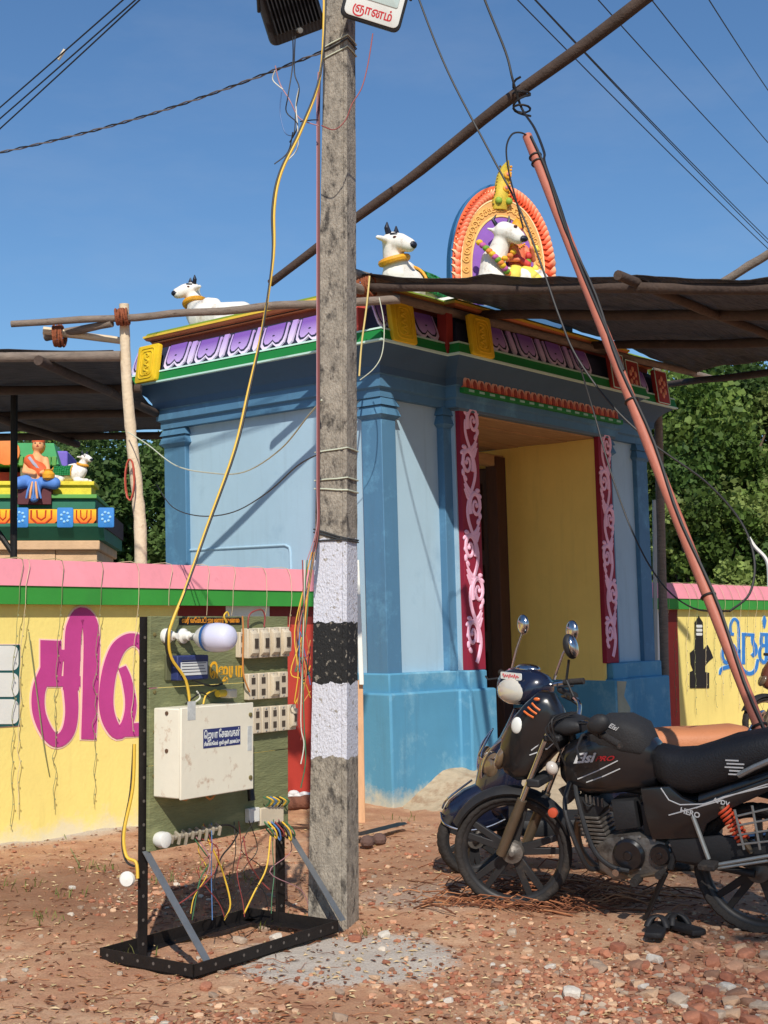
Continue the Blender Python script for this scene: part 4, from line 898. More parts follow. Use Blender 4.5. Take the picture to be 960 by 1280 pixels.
p = bp(307, 985, BY - .02); B().tube([(p.x, BY - .03, p.z + .02), (p.x, BY - .05, p.z - .01), (p.x + .002, BY - .055, p.z - .055)], [.01, .016, .018], 10).obj('switch_lever', lampblk, pan)
# fuse units
fus = M('bakelite_cream', (204, 190, 166), .5, .08, 9, .05); slot = M('slot_dark', (70, 60, 50), .7)
def fuse(xa, ya, xb, yb, d, grip):
    o, a, c, lo_, hi_ = prect('fuse_unit', xa, ya, xb, yb, BY, d, fus, .004)
    m_ = (a + c) / 2; wv = (c - a)
    if grip:
        h_ = hi_ - lo_; B().prism([(BY - d, lo_ + h_ * .06), (BY - d - .02, lo_ + h_ * .18), (BY - d - .024, lo_ + h_ * .5), (BY - d - .02, lo_ + h_ * .82), (BY - d, lo_ + h_ * .94)], a + wv * .16, c - wv * .16, 'x', .003).obj('fuse_carrier', fus, o, 40)
        B().box(m_ - wv * .18, m_ + wv * .18, BY - d - .026, BY - d - .02, lo_ + h_ * .34, lo_ + h_ * .66).obj('grip_slot', slot, o, 0)
    else:
        for q in (.16, .60): B().box(m_ - wv * .2, m_ + wv * .2, BY - d - .002, BY - d + .002, lo_ + (hi_ - lo_) * q, lo_ + (hi_ - lo_) * (q + .24)).obj('slot', slot, o, 0)
    for q in (.08, .92): B().ell((m_, BY - d - .001, lo_ + (hi_ - lo_) * q), (.005, .003, .005), 8, 5).obj('terminal', galv, o)
fuse(300, 790, 305.5, 822, .03, False)
for k in range(4): fuse(310 + k * 13.4, 785.5 - k * .6, 322 + k * 13.4, 823 - k * .8, .045, True)
for k in range(4): fuse(311 + k * 12.6, 842 - k * .8, 322.5 + k * 12.6, 875 - k * 1.0, .032, k == 2)
for k in range(5): fuse(317 + k * 10.8, 884 - k * .8, 327 + k * 10.8, 917 - k * 1.2, .03, k == 4)
# terminal strips
pA, pB = bp(197, 1049), bp(268, 1034)
B().tube([(pA.x, BY - .03, pA.z), (pB.x, BY - .03, pB.z)], .012, 8).obj('neutral_link', M('tin_plate', (176, 166, 148), .45, .2, 20, metal=.4), pan)
B().lathe([(.03, 0), (.036, -.02), (.034, -.05), (.02, -.055)], (pA.x, BY, pA.z), 'y', 14).obj('insulator', porc, pan)
for k in range(8):
    q = pA.lerp(pB, .12 + k * .12); B().tube([(q.x, BY - .02, q.z + .018), (q.x, BY - .05, q.z + .005), (q.x, BY - .04, q.z - .02 - .01 * (k % 3))], .008, 6).obj('terminal', MATS['tin_plate'], pan)
prect('terminal_block', 312, 1010, 325, 1028, BY, .03, porc, .004); prect('terminal_block', 326, 1008, 355, 1030, BY, .022, fus, .004)
cols = dict(y=(222, 180, 60), g=(64, 110, 76), b=(80, 116, 166), r=(140, 62, 58), k=(34, 32, 32), w=(206, 204, 190), o=(196, 130, 70), p=(176, 130, 134))
cm = {k: M('wire_' + k, v, .55, .06) for k, v in cols.items()}
def wire(nm, pts, c, r=.0035, par=None): return B().tube(spline(pts, 5), r, 6).obj(nm, cm[c] if isinstance(c, str) else c, par)
for k, c in enumerate('gybrkyg'):
    p = bp(328 + k * 4, 1008); q = bp(326 + k * 4.5, 1032); wire('wire', [(p.x, BY - .02, p.z), (p.x - .005, BY - .05, p.z + .03), (p.x - .03, BY - .03, p.z + .05)], 'y' if k % 2 else c, .004, pan)
    wire('wire', [(q.x, BY - .02, q.z + .02), (q.x + .01, BY - .06, q.z - .02), (q.x + .03, BY - .05, q.z - .05 - .01 * (k % 3)), (q.x + .04, BY, q.z - .02)], c, .004, pan)
for pts, c, r in (([(268, 1035), (285, 1031), (297, 1040), (290, 1055), (275, 1075), (268, 1110), (285, 1145)], 'k', .004), ([(240, 1045), (255, 1065), (262, 1078), (250, 1100), (240, 1150)], 'g', .003), ([(255, 1040), (270, 1070), (280, 1095), (288, 1130), (280, 1150)], 'y', .004),
                  ([(304, 1045), (310, 1075), (325, 1100), (337, 1112)], 'r', .003), ([(338, 1045), (333, 1085), (318, 1115), (305, 1142)], 'y', .004), ([(250, 1048), (272, 1060), (268, 1090), (240, 1118), (215, 1135)], 'r', .003), ([(220, 990), (232, 1000), (248, 985), (262, 999), (272, 988)], 'o', .005),
                  ([(245, 1046), (262, 1072), (258, 1096)], 'p', .003)):
    wire('wire', [PF.xz(px, py, BY - .03 - .02 * (i % 2)) for i, (px, py) in enumerate(pts)], c, r, pan)
for k in range(9):
    a_ = rnd_w.uniform(245, 350); e_ = rnd_w.uniform(-30, 30); wire('wire', [PF.xz(a_, 1030 - (a_ - 245) * .06, BY - .03), PF.xz(a_ + e_ * .6, 1062, BY - .06 + .03 * (k % 3)), PF.xz(a_ - e_ * .4, 1090, BY - .03), PF.xz(a_ + e_, 1112 + 8 * (k % 4), BY - .05), PF.xz(a_ + e_ * 1.4, 1138 + 4 * (k % 4), BY - .06)], 'kgrbkyrkp'[k], .0022, pan)
for pts, c in (([(214, 822), (235, 846), (262, 857), (278, 855)], 'k'), ([(232, 880), (242, 872), (252, 866), (262, 872)], 'k'), ([(254, 880), (258, 868), (270, 862)], 'y'), ([(243, 878), (250, 872), (246, 864)], 'w'), ([(286, 770), (284, 765), (280, 770), (283, 778)], 'y'), ([(310, 785), (312, 768), (326, 762), (331, 770), (330, 784)], 'r'), ([(303, 770), (304, 790), (304, 840), (312, 865)], 'o')):
    wire('wire', [PF.xz(px, py, BY - .045) for px, py in pts], c, .004, pan)
p = bp(275, 868, BY - .05); B().lathe([(.016, -.03), (.016, .03)], (p.x, BY - .06, p.z + .005), 'x', 12).obj('connector', M('connector_yellow', (206, 170, 50), .5), pan); B().box(p.x + .02, p.x + .075, BY - .09, BY - .03, p.z - .018, p.z + .022).obj('connector_block', fus, pan, 20, .006)
cup = at(158, 1100, 5.9)
tag(B().lathe([(.0, 0), (.028, .004), (.034, .016), (.031, .018), (.02, .01), (.001, .008)], cup, 'y', 18).obj('lamp_socket', porc, None), 'loose white socket dangling beside the stand upright', 'socket')
wire_t = thing('cable', 'yellow and black twin cable looping from the pole top down to the switchboard', 'cable')
cp = [(402, -60, 6.45), (405, 5, 6.42), (400, 95, 6.40), (378, 160, 6.38), (352, 215, 6.36), (343, 260, 6.34), (342, 320, 6.32), (328, 410, 6.28), (310, 490, 6.24), (292, 565, 6.18), (258, 660, 6.1), (232, 735, 6.0)]
pl = [at(*q) for q in cp] + [PF.m @ PF.xz(a, c, BY - e) for a, c, e in ((216, 775, .06), (211, 795, .07), (214, 822, .06), (232, 850, .06), (238, 884, .05))]
wire('yellow_core', pl, 'y', .0066, wire_t)
wire('black_core', [q + V((.011 * cos(i * .7), -.003, .011 * sin(i * .9))) for i, q in enumerate(pl)], 'k', .0052, wire_t)
tag(wire('cable', [at(168, 930, 5.95), at(166, 985, 5.93), at(155, 1040, 5.9), at(158, 1070, 5.88), at(170, 1078, 5.86), at(172, 1098, 5.85)], 'y', .007), 'short yellow cable hanging behind the stand upright to the loose socket', 'cable')
tag(wire('cable', [at(167, 930, 5.97), at(163, 990, 5.95), at(153, 1045, 5.92), at(157, 1075, 5.9), at(168, 1083, 5.88)], 'k', .005), 'short black cable hanging behind the stand upright', 'cable')
# ================================================================== motorcycle
rub = M('tyre_rubber', (46, 42, 40), .85, .2, 12, .35, 70, c2=(84, 70, 58), f2=.35, s2=5)
gloss = M('bike_black', (24, 24, 27), .28, .15, 6, spec=.5, c2=(48, 42, 38), f2=.28, s2=4, coat=.3)
matte = M('bike_plastic', (36, 36, 38), .6, .15, 9, .1, c2=(70, 60, 52), f2=.3, s2=5)
vinyl = M('seat_vinyl', (28, 28, 31), .55, .12, 9, .25, 120)
alloy = M('black_alloy', (50, 49, 50), .5, .15, 9, metal=.4, c2=(86, 76, 66), f2=.3, s2=7)
chrome = M('chrome', (190, 190, 192), .18, .05, 5, metal=1)
engm = M('engine_metal', (112, 106, 100), .5, .25, 9, .2, 60, metal=.5, c2=(60, 50, 44), f2=.4, s2=6)
dust = M('fork_metal', (104, 90, 74), .5, .15, 9, metal=.5, c2=(70, 60, 50), f2=.35, s2=9)
amber = M('amber_lens', (214, 108, 50), .25, .05, spec=.6); spring = M('spring_orange', (206, 76, 44), .5, .1); decal = M('decal_silver', (196, 196, 196), .4, .05)
tanb = M('tank_cover', (44, 43, 44), .75, .15, 12, .25, 120)
def wheel(nm, par, c, rad, wd, yaw=0, spokes=5, wire_=False):
    e = link(nm, None, par, c, (0, 0, yaw)); t = wd / 2
    pr = [(rad - .045, -t * .55), (rad - .035, -t * .95), (rad - .018, -t), (rad - .004, -t * .62), (rad, 0), (rad - .004, t * .62), (rad - .018, t), (rad - .035, t * .95), (rad - .045, t * .55)]
    b = B(); rs = []
    for k in range(112):
        a = 2 * pi * k / 112; rs.append([((r - (.0035 if k % 4 == 0 and abs(h) > t * .3 else 0)) * cos(a), h, (r - (.0035 if k % 4 == 0 and abs(h) > t * .3 else 0)) * sin(a)) for r, h in pr])
    b.rings(rs, closed=True).obj('tyre', rub, e, 60)
    q = rad - .045; b = B(); rs = []
    pr2 = [(q + .004, -t * .62), (q - .012, -t * .6), (q - .022, -t * .2), (q - .022, t * .2), (q - .012, t * .6), (q + .004, t * .62)]
    for k in range(48):
        a = 2 * pi * k / 48; rs.append([(r * cos(a), h, r * sin(a)) for r, h in pr2])
    b.rings(rs, closed=True).obj('rim', chrome if wire_ else alloy, e, 60)
    B().lathe([(.03, -.05), (.055, -.045), (.06, -.02), (.06, .02), (.055, .045), (.03, .05), (.012, .07), (.001, .071)], (0, 0, 0), 'y', 20).obj('hub', engm, e)
    if wire_:
        for k in range(24):
            a = 2 * pi * k / 24; a2 = a + (.5 if k % 2 else -.5); B().tube([(.055 * cos(a2), .03 if k % 2 else -.03, .055 * sin(a2)), ((q - .015) * cos(a), 0, (q - .015) * sin(a))], .002, 4).obj('spoke', chrome, e)
    else:
        for k in range(spokes):
            a = 2 * pi * k / spokes + .5
            for da in (-.16, .16):
                p0 = V((.045 * cos(a + da), 0, .045 * sin(a + da))); p1 = V(((q - .012) * cos(a + da * .9), 0, (q - .012) * sin(a + da * .9)))
                d = (p1 - p0).normalized(); s_ = V((-d.z, 0, d.x)) * .015
                B().rings([[p0 - s_ * 1.3 + V((0, .016, 0)), p0 + s_ * 1.3 + V((0, .016, 0)), p0 + s_ * 1.3 - V((0, .016, 0)), p0 - s_ * 1.3 - V((0, .016, 0))], [p1 - s_ + V((0, .012, 0)), p1 + s_ + V((0, .012, 0)), p1 + s_ - V((0, .012, 0)), p1 - s_ - V((0, .012, 0))]]).obj('spoke', alloy, e, 20, .003)
    return e
def mirrored(fn):
    for g_ in (1, -1): fn(g_)
def motorcycle(MF, label, wire_=False, tint=None):
    t = thing('motorcycle', label, 'motorcycle', BF.m if MF is None else MF)
    P = BF.xz; body = tint or gloss
    def X(px, py, y=0): q = P(px, py, y); return V((q.x, y, q.z))
    def sec(px, yt, yb, hw, y=0): a = P(px, yt, y); c = P(px, yb, y); return (a.x, c.z, a.z, hw)
    def poly(pts, y): return [(P(a, c, y).x, P(a, c, y).z) for a, c in pts]
    fw = wheel('front_wheel', t, (1.245, 0, .298), .300, .085, .30, 5, wire_)
    rw = wheel('rear_wheel', t, (0, 0, .305), .307, .095, 0, 5, wire_)
    # front mudguard, arc over the tyre
    b = B(); rs = []
    for i in range(15):
        a = radians(28 + i * 9.6); r = .335; ring = []
        for k in range(9):
            u_ = -1 + k / 4; ring.append(V(((r - .030 * u_ * u_) * cos(a), .066 * u_, (r - .030 * u_ * u_) * sin(a))))
        ring += [V((q.x * .965, q.y * .86, q.z * .965)) for q in ring[::-1]]
        ring = [Matrix.Rotation(.30, 3, 'Z') @ q + V((1.245, 0, .298)) for q in ring]; rs.append(ring)
    b.rings(rs).obj('front_mudguard', matte, t, 60)
    ax = V((1.245, 0, .298)); top = V((1.245 - .30, 0, .298 + .62))
    for g_ in (1, -1):
        o = V((.03 * g_, .085 * g_, 0)); m_ = ax.lerp(top, .46)
        B().tube([ax + o, ax.lerp(top, .12) + o, m_ + o], [.024, .027, .025], 12).obj('fork_slider', dust, t)
        B().tube([m_ + o, top + o], .0165, 12).obj('fork_tube', chrome, t)
    B().box(top.x - .04, top.x + .05, -.11, .11, top.z - .035, top.z - .005).obj('triple_clamp', matte, t, 20, .008)
    B().box(ax.lerp(top, .62).x - .03, ax.lerp(top, .62).x + .04, -.11, .11, ax.lerp(top, .62).z - .03, ax.lerp(top, .62).z + .01).obj('triple_clamp', matte, t, 20, .008)
    # headlamp cowl
    cw = B().loft([sec(627, 936, 954, .035), sec(633, 914, 966, .07), sec(646, 893, 974, .090), sec(660, 877, 972, .098), sec(676, 863, 956, .092), sec(690, 866, 942, .082), sec(702, 886, 934, .062), sec(710, 905, 928, .03)], 'x', 22, 3.2).obj('headlamp_cowl', body, t, 60)
    q = X(634, 944); B().ell((q.x + .012, 0, q.z), (.035, .085, .082), 18, 10, rot=Matrix.Rotation(-.5, 3, 'Y')).obj('headlamp_lens', M('headlamp_glass', (104, 86, 66), .12, .1, 5, spec=.8, coat=.6), cw, 180)
    for k in range(3):
        a, c = X(655 + k * 5, 889 - k * 5, .093), X(667 + k * 4, 897 - k * 4.5, .097); B().tube([a, a.lerp(c, .5) + V((0, .006, 0)), c], .0055, 6).obj('cowl_stripe', amber, cw)
    q = X(671, 874, .092); B().ell(q, (.017, .006, .009), 10, 6).obj('cowl_mark', amber, cw)
    q = X(646, 907, .084); B().ell(q, (.034, .014, .044), 14, 8, rot=Matrix.Rotation(-.3, 3, 'Y') @ Matrix.Rotation(-.25, 3, 'Z')).obj('cowl_patch', lampwhite, cw)
    for pts in ([(664, 938), (680, 926), (700, 918)], [(662, 944), (684, 936), (700, 922)]): B().tube([X(a, c, .097 - .018 * i) for i, (a, c) in enumerate(pts)], .0028, 5).obj('cowl_line', decal, cw)
    # tank with fitted cover
    tk = B().loft([sec(706, 938, 972, .075), sec(716, 926, 984, .105), sec(740, 914, 990, .122), sec(765, 906, 989, .126), sec(790, 907, 986, .118), sec(810, 915, 984, .10), sec(824, 928, 980, .075)], 'x', 24, 3.4).obj('fuel_tank', body, t, 60)
    B().loft([sec(742, 906, 932, .10), sec(758, 893, 936, .122), sec(785, 893, 940, .130), sec(806, 903, 942, .118), sec(818, 922, 940, .07)], 'x', 22, 3.6).obj('tank_cover', tanb, tk, 60)
    for a, c in (((722, 974), (772, 951)), ((733, 978), (775, 961))):
        B().tube([X(a[0], a[1], .120), X((a[0] + c[0]) / 2, (a[1] + c[1]) / 2 + 1, .126), X(c[0], c[1], .127)], .0028, 5).obj('tank_line', decal, tk)
    lt = link('tank_lettering', text_mesh('tank_lettering', 'Elsi', decal, .075, .002, .0025, .5), tk, X(729, 953, .125), (pi / 2, 0, pi)); lt.rotation_euler = (pi / 2, radians(-6), pi); lt.scale = (1.05, .85, 1)
    lt = link('tank_lettering', text_mesh('tank_lettering', 'PRO', M('decal_red', (150, 30, 36), .4), .04, .002, .001, .5), tk, X(755, 951, .129)); lt.rotation_euler = (pi / 2, radians(-4), pi); lt.scale = (1.2, .8, 1)
    lt = link('cover_lettering', text_mesh('cover_lettering', 'Elsi', decal, .034, .001, .0006, .4), tk, X(765, 911, .129)); lt.rotation_euler = (pi / 2, radians(24), pi)
    # seat and tail
    st_ = B().loft([sec(817, 938, 962, .06), sec(826, 930, 976, .10), sec(845, 935, 987, .125), sec(868, 934, 989, .130), sec(892, 927, 984, .135), sec(920, 917, 975, .14), sec(955, 911, 962, .138), sec(1000, 905, 948, .12), sec(1030, 902, 932, .08)], 'x', 22, 3.0).obj('seat', vinyl, t, 60)
    for k, (w_, z_) in enumerate(((.07, 0), (.075, .016), (.085, .032), (.08, .048), (.06, .064))):
        q = X(920 + (k % 2) * 3 - k, 969, .143); B().box(q.x - w_ / 2, q.x + w_ / 2, q.y - .004, q.y, q.z + z_, q.z + z_ + .006).obj('seat_print', decal, st_, 0)
    for g_ in (1, -1):
        yy = .128 * g_
        sp1 = B().prism(poly([(800, 986), (836, 983), (852, 997), (872, 1005), (905, 993), (960, 973), (1010, 955), (1015, 962), (960, 990), (912, 1012), (884, 1030), (876, 1048), (815, 1050), (806, 1020)], .128), yy, yy - .03 * g_, 'y', .008).obj('side_panel', body, t, 40)
        for pts in ([(826, 985), (836, 1000), (850, 1006), (880, 1005), (960, 980)], [(836, 1019), (858, 1013), (900, 1001)], [(870, 1010), (905, 996), (960, 983)]): B().tube([V((P(a, c, .13).x, (.1305) * g_, P(a, c, .13).z)) for a, c in pts], .003, 5).obj('panel_line', decal, sp1)
        if g_ == 1:
            for tx, px, py, s_ in (('HERO', 862, 1019, .036), ('APDV', 901, 1005, .03)):
                lt = link('panel_lettering', text_mesh('panel_lettering', tx, decal, s_, .001, .0008), sp1, X(px, py, .132)); lt.rotation_euler = (pi / 2, radians(14), pi)
        B().tube([V((P(a, c, .13).x, (.15 + .02 * (i > 0)) * g_, P(a, c, .13).z)) for i, (a, c) in enumerate([(925, 968), (945, 957), (985, 940), (1025, 925), (1050, 930)])], .014, 8).obj('grab_rail', galv, t)
    B().loft([(P(880, 990).x, P(880, 1010).z, P(880, 985).z, .10), (P(960, 960).x, P(960, 985).z, P(960, 955).z, .11), (P(1030, 930).x, P(1030, 955).z, P(1030, 928).z, .07), (P(1055, 930).x, P(1055, 942).z, P(1055, 930).z, .03)], 'x', 14, 3).obj('tail', body, t, 60)
    q = X(1056, 940); B().ell((q.x, 0, q.z), (.03, .06, .03), 10, 6).obj('tail_lamp', M('lens_red', (160, 24, 24), .25), t)
    # rear mudguard
    b = B(); rs = []
    for i in range(13):
        a = radians(70 + i * 12); r = .36; rs.append([(r * cos(a), -.08, r * sin(a) + .305), (r * cos(a) * 1.04, -.04, r * sin(a) * 1.04 + .305), (r * cos(a) * 1.04, .04, r * sin(a) * 1.04 + .305), (r * cos(a), .08, r * sin(a) + .305), (r * cos(a) * .985, .07, r * sin(a) * .985 + .305), (r * cos(a) * .985, -.07, r * sin(a) * .985 + .305)])
    b.rings(rs).obj('rear_mudguard', matte, t, 60)
    # frame, engine
    B().tube([X(712, 905), X(722, 950), X(736, 1010), X(752, 1078)], .019, 10).obj('down_tube', matte, t)
    B().tube([X(715, 935), X(780, 985), X(870, 1000), X(960, 975)], .02, 10).obj('backbone', matte, t)
    for g_ in (1, -1): B().tube([X(860, 1000, .1 * g_), X(848, 1050, .1 * g_), X(838, 1085, .1 * g_)], .016, 8).obj('seat_tube', matte, t)
    eng = B().prism(poly([(752, 1052), (768, 1040), (800, 1036), (840, 1046), (846, 1078), (825, 1090), (775, 1094), (757, 1080)], 0), -.10, .10, 'y', .02).obj('crankcase', engm, t, 40)
    for px, py, r, y1 in ((787, 1068, .078, .128), (826, 1068, .05, .125)):
        q = X(px, py, .1); B().lathe([(r, .09), (r, y1 - .012), (r * .85, y1), (r * .3, y1), (r * .25, y1 + .006), (.001, y1 + .006)], (q.x, 0, q.z), 'y', 24).obj('engine_cover', gloss, eng)
    for k in range(8):
        a, c = X(757, 1052), X(738, 1012); q = a.lerp(c, k / 8); B().box(q.x - .062, q.x + .062, -.085, .085, q.z - .006, q.z + .006).obj('cooling_fin', engm, eng, 20, .002)
    a, c = X(757, 1056), X(736, 1006); B().tube([a, c], .05, 14).obj('cylinder', engm, eng)
    B().prism(poly([(725, 992), (755, 990), (764, 1004), (752, 1020), (730, 1018)], 0), -.075, .075, 'y', .015).obj('cylinder_head', matte, eng, 40)
    B().prism(poly([(770, 996), (800, 994), (806, 1030), (776, 1034)], 0), -.09, .09, 'y', .02).obj('airbox', matte, t, 40)
    B().tube([X(764, 1008), X(774, 1010)], .025, 10).obj('carburettor', engm, eng)
    B().tube(spline([X(737, 1014, -.03), X(722, 1030, -.06), X(728, 1065, -.09), X(760, 1090, -.11), X(830, 1085, -.13)], 6), .019, 10).obj('exhaust_pipe', dust, t)
    B().tube(spline([X(742, 1004, .076), X(735, 1008, .10), X(728, 996, .06), X(738, 982, .02)], 5), .005, 6).obj('spark_lead', matte, t)
    for a_, c_ in ((778, 1048), (800, 1046), (800, 1086), (772, 1084), (818, 1050), (838, 1056), (838, 1080)): q = X(a_, c_, .101); B().lathe([(.007, .0), (.007, .006), (.001, .007)], (q.x, .10, q.z), 'y', 7).obj('bolt', galv, eng)
    for k in range(5): q = X(733 + k * 5, 996 + k * 1.2, .076); B().box(q.x - .004, q.x + .004, .074, .084, q.z - .03, q.z + .012).obj('head_rib', engm, eng, 0, .001)
    B().prism(poly([(806, 1000), (838, 1000), (842, 1040), (812, 1042)], 0), -.08, .08, 'y', .015).obj('battery_box', matte, t, 40)
    B().prism(poly([(700, 985), (716, 978), (724, 992), (712, 1004)], .0), -.03, .03, 'y', .006).obj('horn_unit', matte, t, 40)
    # crash guard
    for g_ in (1, -1):
        B().tube(spline([X(716, 968, .06 * g_), X(707, 995, .15 * g_), X(708, 1020, .20 * g_), X(722, 1060, .20 * g_), X(735, 1084, .16 * g_), X(748, 1086, .1 * g_)], 5), .0125, 8).obj('crash_guard', matte, t)
        B().tube(spline([X(718, 970, .06 * g_), X(722, 1000, .13 * g_), X(740, 1058, .17 * g_), X(762, 1082, .17 * g_), X(786, 1089, .14 * g_)], 5), .012, 8).obj('crash_guard', matte, t)
        q = X(772, 1089, .17 * g_); B().lathe([(.017, -.012), (.017, .03)], q, 'y', 10).obj('foot_peg', chrome, t)
        q = X(830, 1088, .13 * g_); B().tube([q, q + V((0, .09 * g_, 0))], [.012, .018], 8).obj('foot_peg', rub, t)
        # rear suspension
        a, c = X(902, 1008, .14 * g_), X(940, 1066, .14 * g_); d = c - a; sp2 = []
        B().tube([a, c], .014, 8).obj('damper', dust, t)
        nrm = d.normalized(); xx = nrm.orthogonal().normalized(); yy_ = nrm.cross(xx)
        for k in range(9 * 12 + 1): an = 2 * pi * k / 12; sp2.append(a + d * (.05 + .68 * k / 108) + (xx * cos(an) + yy_ * sin(an)) * .028)
        B().tube(sp2, .0065, 6).obj('spring', spring, t)
        B().tube([X(838, 1070, .09 * g_), (0.0, .09 * g_, .305)], [.022, .018], 10).obj('swing_arm', matte, t)
        B().tube([X(866, 1020, .13 * g_), X(886, 1074, .15 * g_)], .011, 8).obj('peg_stay', galv, t); q = X(886, 1077, .15 * g_); B().box(q.x - .05, q.x + .03, min(q.y, q.y + .09 * g_), max(q.y, q.y + .09 * g_), q.z - .02, q.z + .01).obj('foot_peg', rub, t, 20, .008)
    B().prism(poly([(836, 1050), (900, 1044), (985, 1058), (990, 1082), (900, 1082), (846, 1076)], .115), .10, .125, 'y', .008).obj('chain_case', matte, t, 40)
    B().tube([X(885, 1083, .16), X(960, 1070, .17), X(1000, 1068, .17)], .009, 8).obj('guard_stay', galv, t); B().tube([X(885, 1087, .16), X(960, 1076, .17)], .007, 8).obj('guard_stay', galv, t)
    for k in range(4): B().tube([X(918 + k * 22, 1012 - k * 5, .19), X(930 + k * 20, 1062, .19)], .006, 6).obj('saree_guard', galv, t)
    for k in range(4): B().tube([X(922, 1020 + k * 12, .19), X(1000, 1002 + k * 15, .19)], .005, 6).obj('saree_guard', galv, t)
    B().tube([(.55, -.12, .33), (.3, -.17, .34), (-.35, -.17, .45)], [.03, .045, .045], 12).obj('silencer', chrome, t)
    q = X(832, 1090, .09); gp = BF.inv @ gnd(806, 1150); 
    B().tube([q, q.lerp(V((gp.x, gp.y, gp.z)), .5), (gp.x, gp.y, gp.z)], [.016, .013, .012], 8).obj('side_stand', matte, t)
    B().tube([X(762, 1083, .1), X(792, 1098, .13), X(828, 1090, .13)], .008, 8).obj('gear_lever', dust, t); q = X(796, 1100, .15); B().lathe([(.022, -.03), (.022, .045)], q, 'y', 10).obj('pedal_rubber', rub, t)
    # handlebar
    hb = spline([X(700, 862, -.36), X(712, 868, -.26), X(724, 880, -.12), X(722, 903, -.04), X(722, 903, .04), X(738, 905, .16), X(752, 918, .26), X(775, 932, .37)], 5)
    B().tube(hb, .011, 8).obj('handlebar', chrome, t)
    for a, c in ((hb[-1], hb[-6]), (hb[0], hb[5])): B().tube([a, c], .017, 10).obj('grip', rub, t); B().tube([c, c + (c - a).normalized() * .06], .024, 10).obj('switch_pod', matte, t)
    for e_, g_ in ((hb[-7], 1), (hb[6], -1)): B().tube([e_ + V((.03, 0, 0)), e_ + V((.07, .04 * g_, -.01)), e_ + V((.06, .14 * g_, -.05)), e_ + V((.03, .19 * g_, -.09))], [.008, .007, .006, .007], 6).obj('lever', alloy, t)
    q = X(713, 808, -.22); B().tube([hb[7], X(708, 850, -.24), X(711, 825, -.22)], .007, 8).obj('mirror_stalk', matte, t)
    mm = B().ell(q, (.035, .05, .066), 16, 10, rot=Matrix.Rotation(.2, 3, 'Y')).obj('mirror', matte, t, 180); B().ell(q + V((-.024, .018, .004)), (.02, .042, .055), 16, 8, rot=Matrix.Rotation(.2, 3, 'Y')).obj('mirror_glass', chrome, mm, 180)
    q = X(748, 905, .3); B().tube([hb[-9], X(752, 912, .28), q], .007, 8).obj('mirror_stalk', matte, t); B().ell(q, (.06, .035, .045), 14, 8, rot=Matrix.Rotation(.5, 3, 'Y')).obj('mirror', matte, t, 180)
    B().loft([(hb[16].x - .05, hb[16].z - .03, hb[16].z + .03, .08), (hb[16].x + .02, hb[16].z - .05, hb[16].z + .05, .10), (hb[16].x + .08, hb[16].z - .04, hb[16].z + .02, .08)], 'x', 14, 3).obj('instrument_pod', matte, t, 60)
    for g_ in (1, -1):
        q = X(690, 960, .17 * g_); B().tube([X(698, 955, .09 * g_), q], .01, 8).obj('indicator_stalk', matte, t); B().ell(q, (.03, .03, .035), 12, 8, rot=Matrix.Rotation(.4, 3, 'Y')).obj('indicator', M('lens_clear', (190, 180, 170), .2, .05, spec=.6), t, 180)
    q = X(691, 1016, .105); B().lathe([(.024, -.01), (.024, .006), (.018, .009), (.001, .009)], q, 'y', 16).obj('reflector', M('reflector_orange', (196, 84, 56), .35), t)
    for k in range(3): wire('cable', [X(715 + 3 * k, 890, .02 * k), X(690 - k * 4, 900 + 5 * k, .14), X(700, 940, .12), X(720, 990, .05)], 'k', .004, t)
    return t
rr = gnd(952, 1163); ff = gnd(646, 1132); d = (ff - rr).normalized()
BF = Frame(ff - d * 1.245 + V((0, 0, -.015)), atan2(d.y, d.x), radians(-7))
motorcycle(None, 'dusty black motorcycle on its side stand beside the blue scooter')
# second motorcycle far behind, only its spoked front wheel reaches the frame
p = gnd(957, 938)
motorcycle(Matrix.Translation(p) @ RZ(radians(187)) @ Matrix.Translation((-1.245, 0, 0)), 'motorcycle with wire spoked front wheel parked at the yellow wall with blue letters', True, M('rust_brown_paint', (104, 58, 42), .4, .15, 6))

# ================================================================== scooter
sf = gnd(592, 1092); SF = Frame(V((sf.x, sf.y, -.01)) - 1.24 * V((cos(radians(184)), sin(radians(184)), 0)), radians(184), radians(-3))
sco = thing('scooter', 'navy blue scooter with tan seat and chrome guards parked behind the motorcycle', 'scooter', SF.m)
nvy = M('scooter_navy', (22, 28, 48), .25, .1, 5, spec=.5, coat=.5); tan = M('tan_seat', (190, 122, 82), .6, .08, 6, .15, 90)
def SX(px, py, y=0): q = SF.xz(px, py, y); return V((q.x, y, q.z))
def ss(px, yt, yb, hw): a = SF.xz(px, yt, 0); c = SF.xz(px, yb, 0); return (a.x, c.z, a.z, hw)
wheel('front_wheel', sco, (1.24, 0, .215), .218, .09, .25, 6); wheel('rear_wheel', sco, (0, 0, .215), .218, .09, 0, 6)
B().loft([ss(553, 1014, 1026, .03), ss(562, 1000, 1034, .075), ss(580, 986, 1040, .10), ss(603, 976, 1042, .11), ss(630, 972, 1036, .10), ss(652, 980, 1026, .06)], 'x', 20, 2.4).obj('front_mudguard', nvy, sco, 60)
for g_ in (1, -1):
    B().tube(spline([SX(551, 1016, 0), SX(556, 1030, .09 * g_), SX(580, 1038, .125 * g_), SX(610, 1034, .13 * g_), SX(640, 1020, .1 * g_)], 5), .007, 8).obj('fender_rail', chrome, sco)
    B().tube(spline([SX(553, 1010, .0), SX(560, 998, .07 * g_), SX(590, 975, .10 * g_)], 5), .006, 8).obj('fender_rail', chrome, sco)
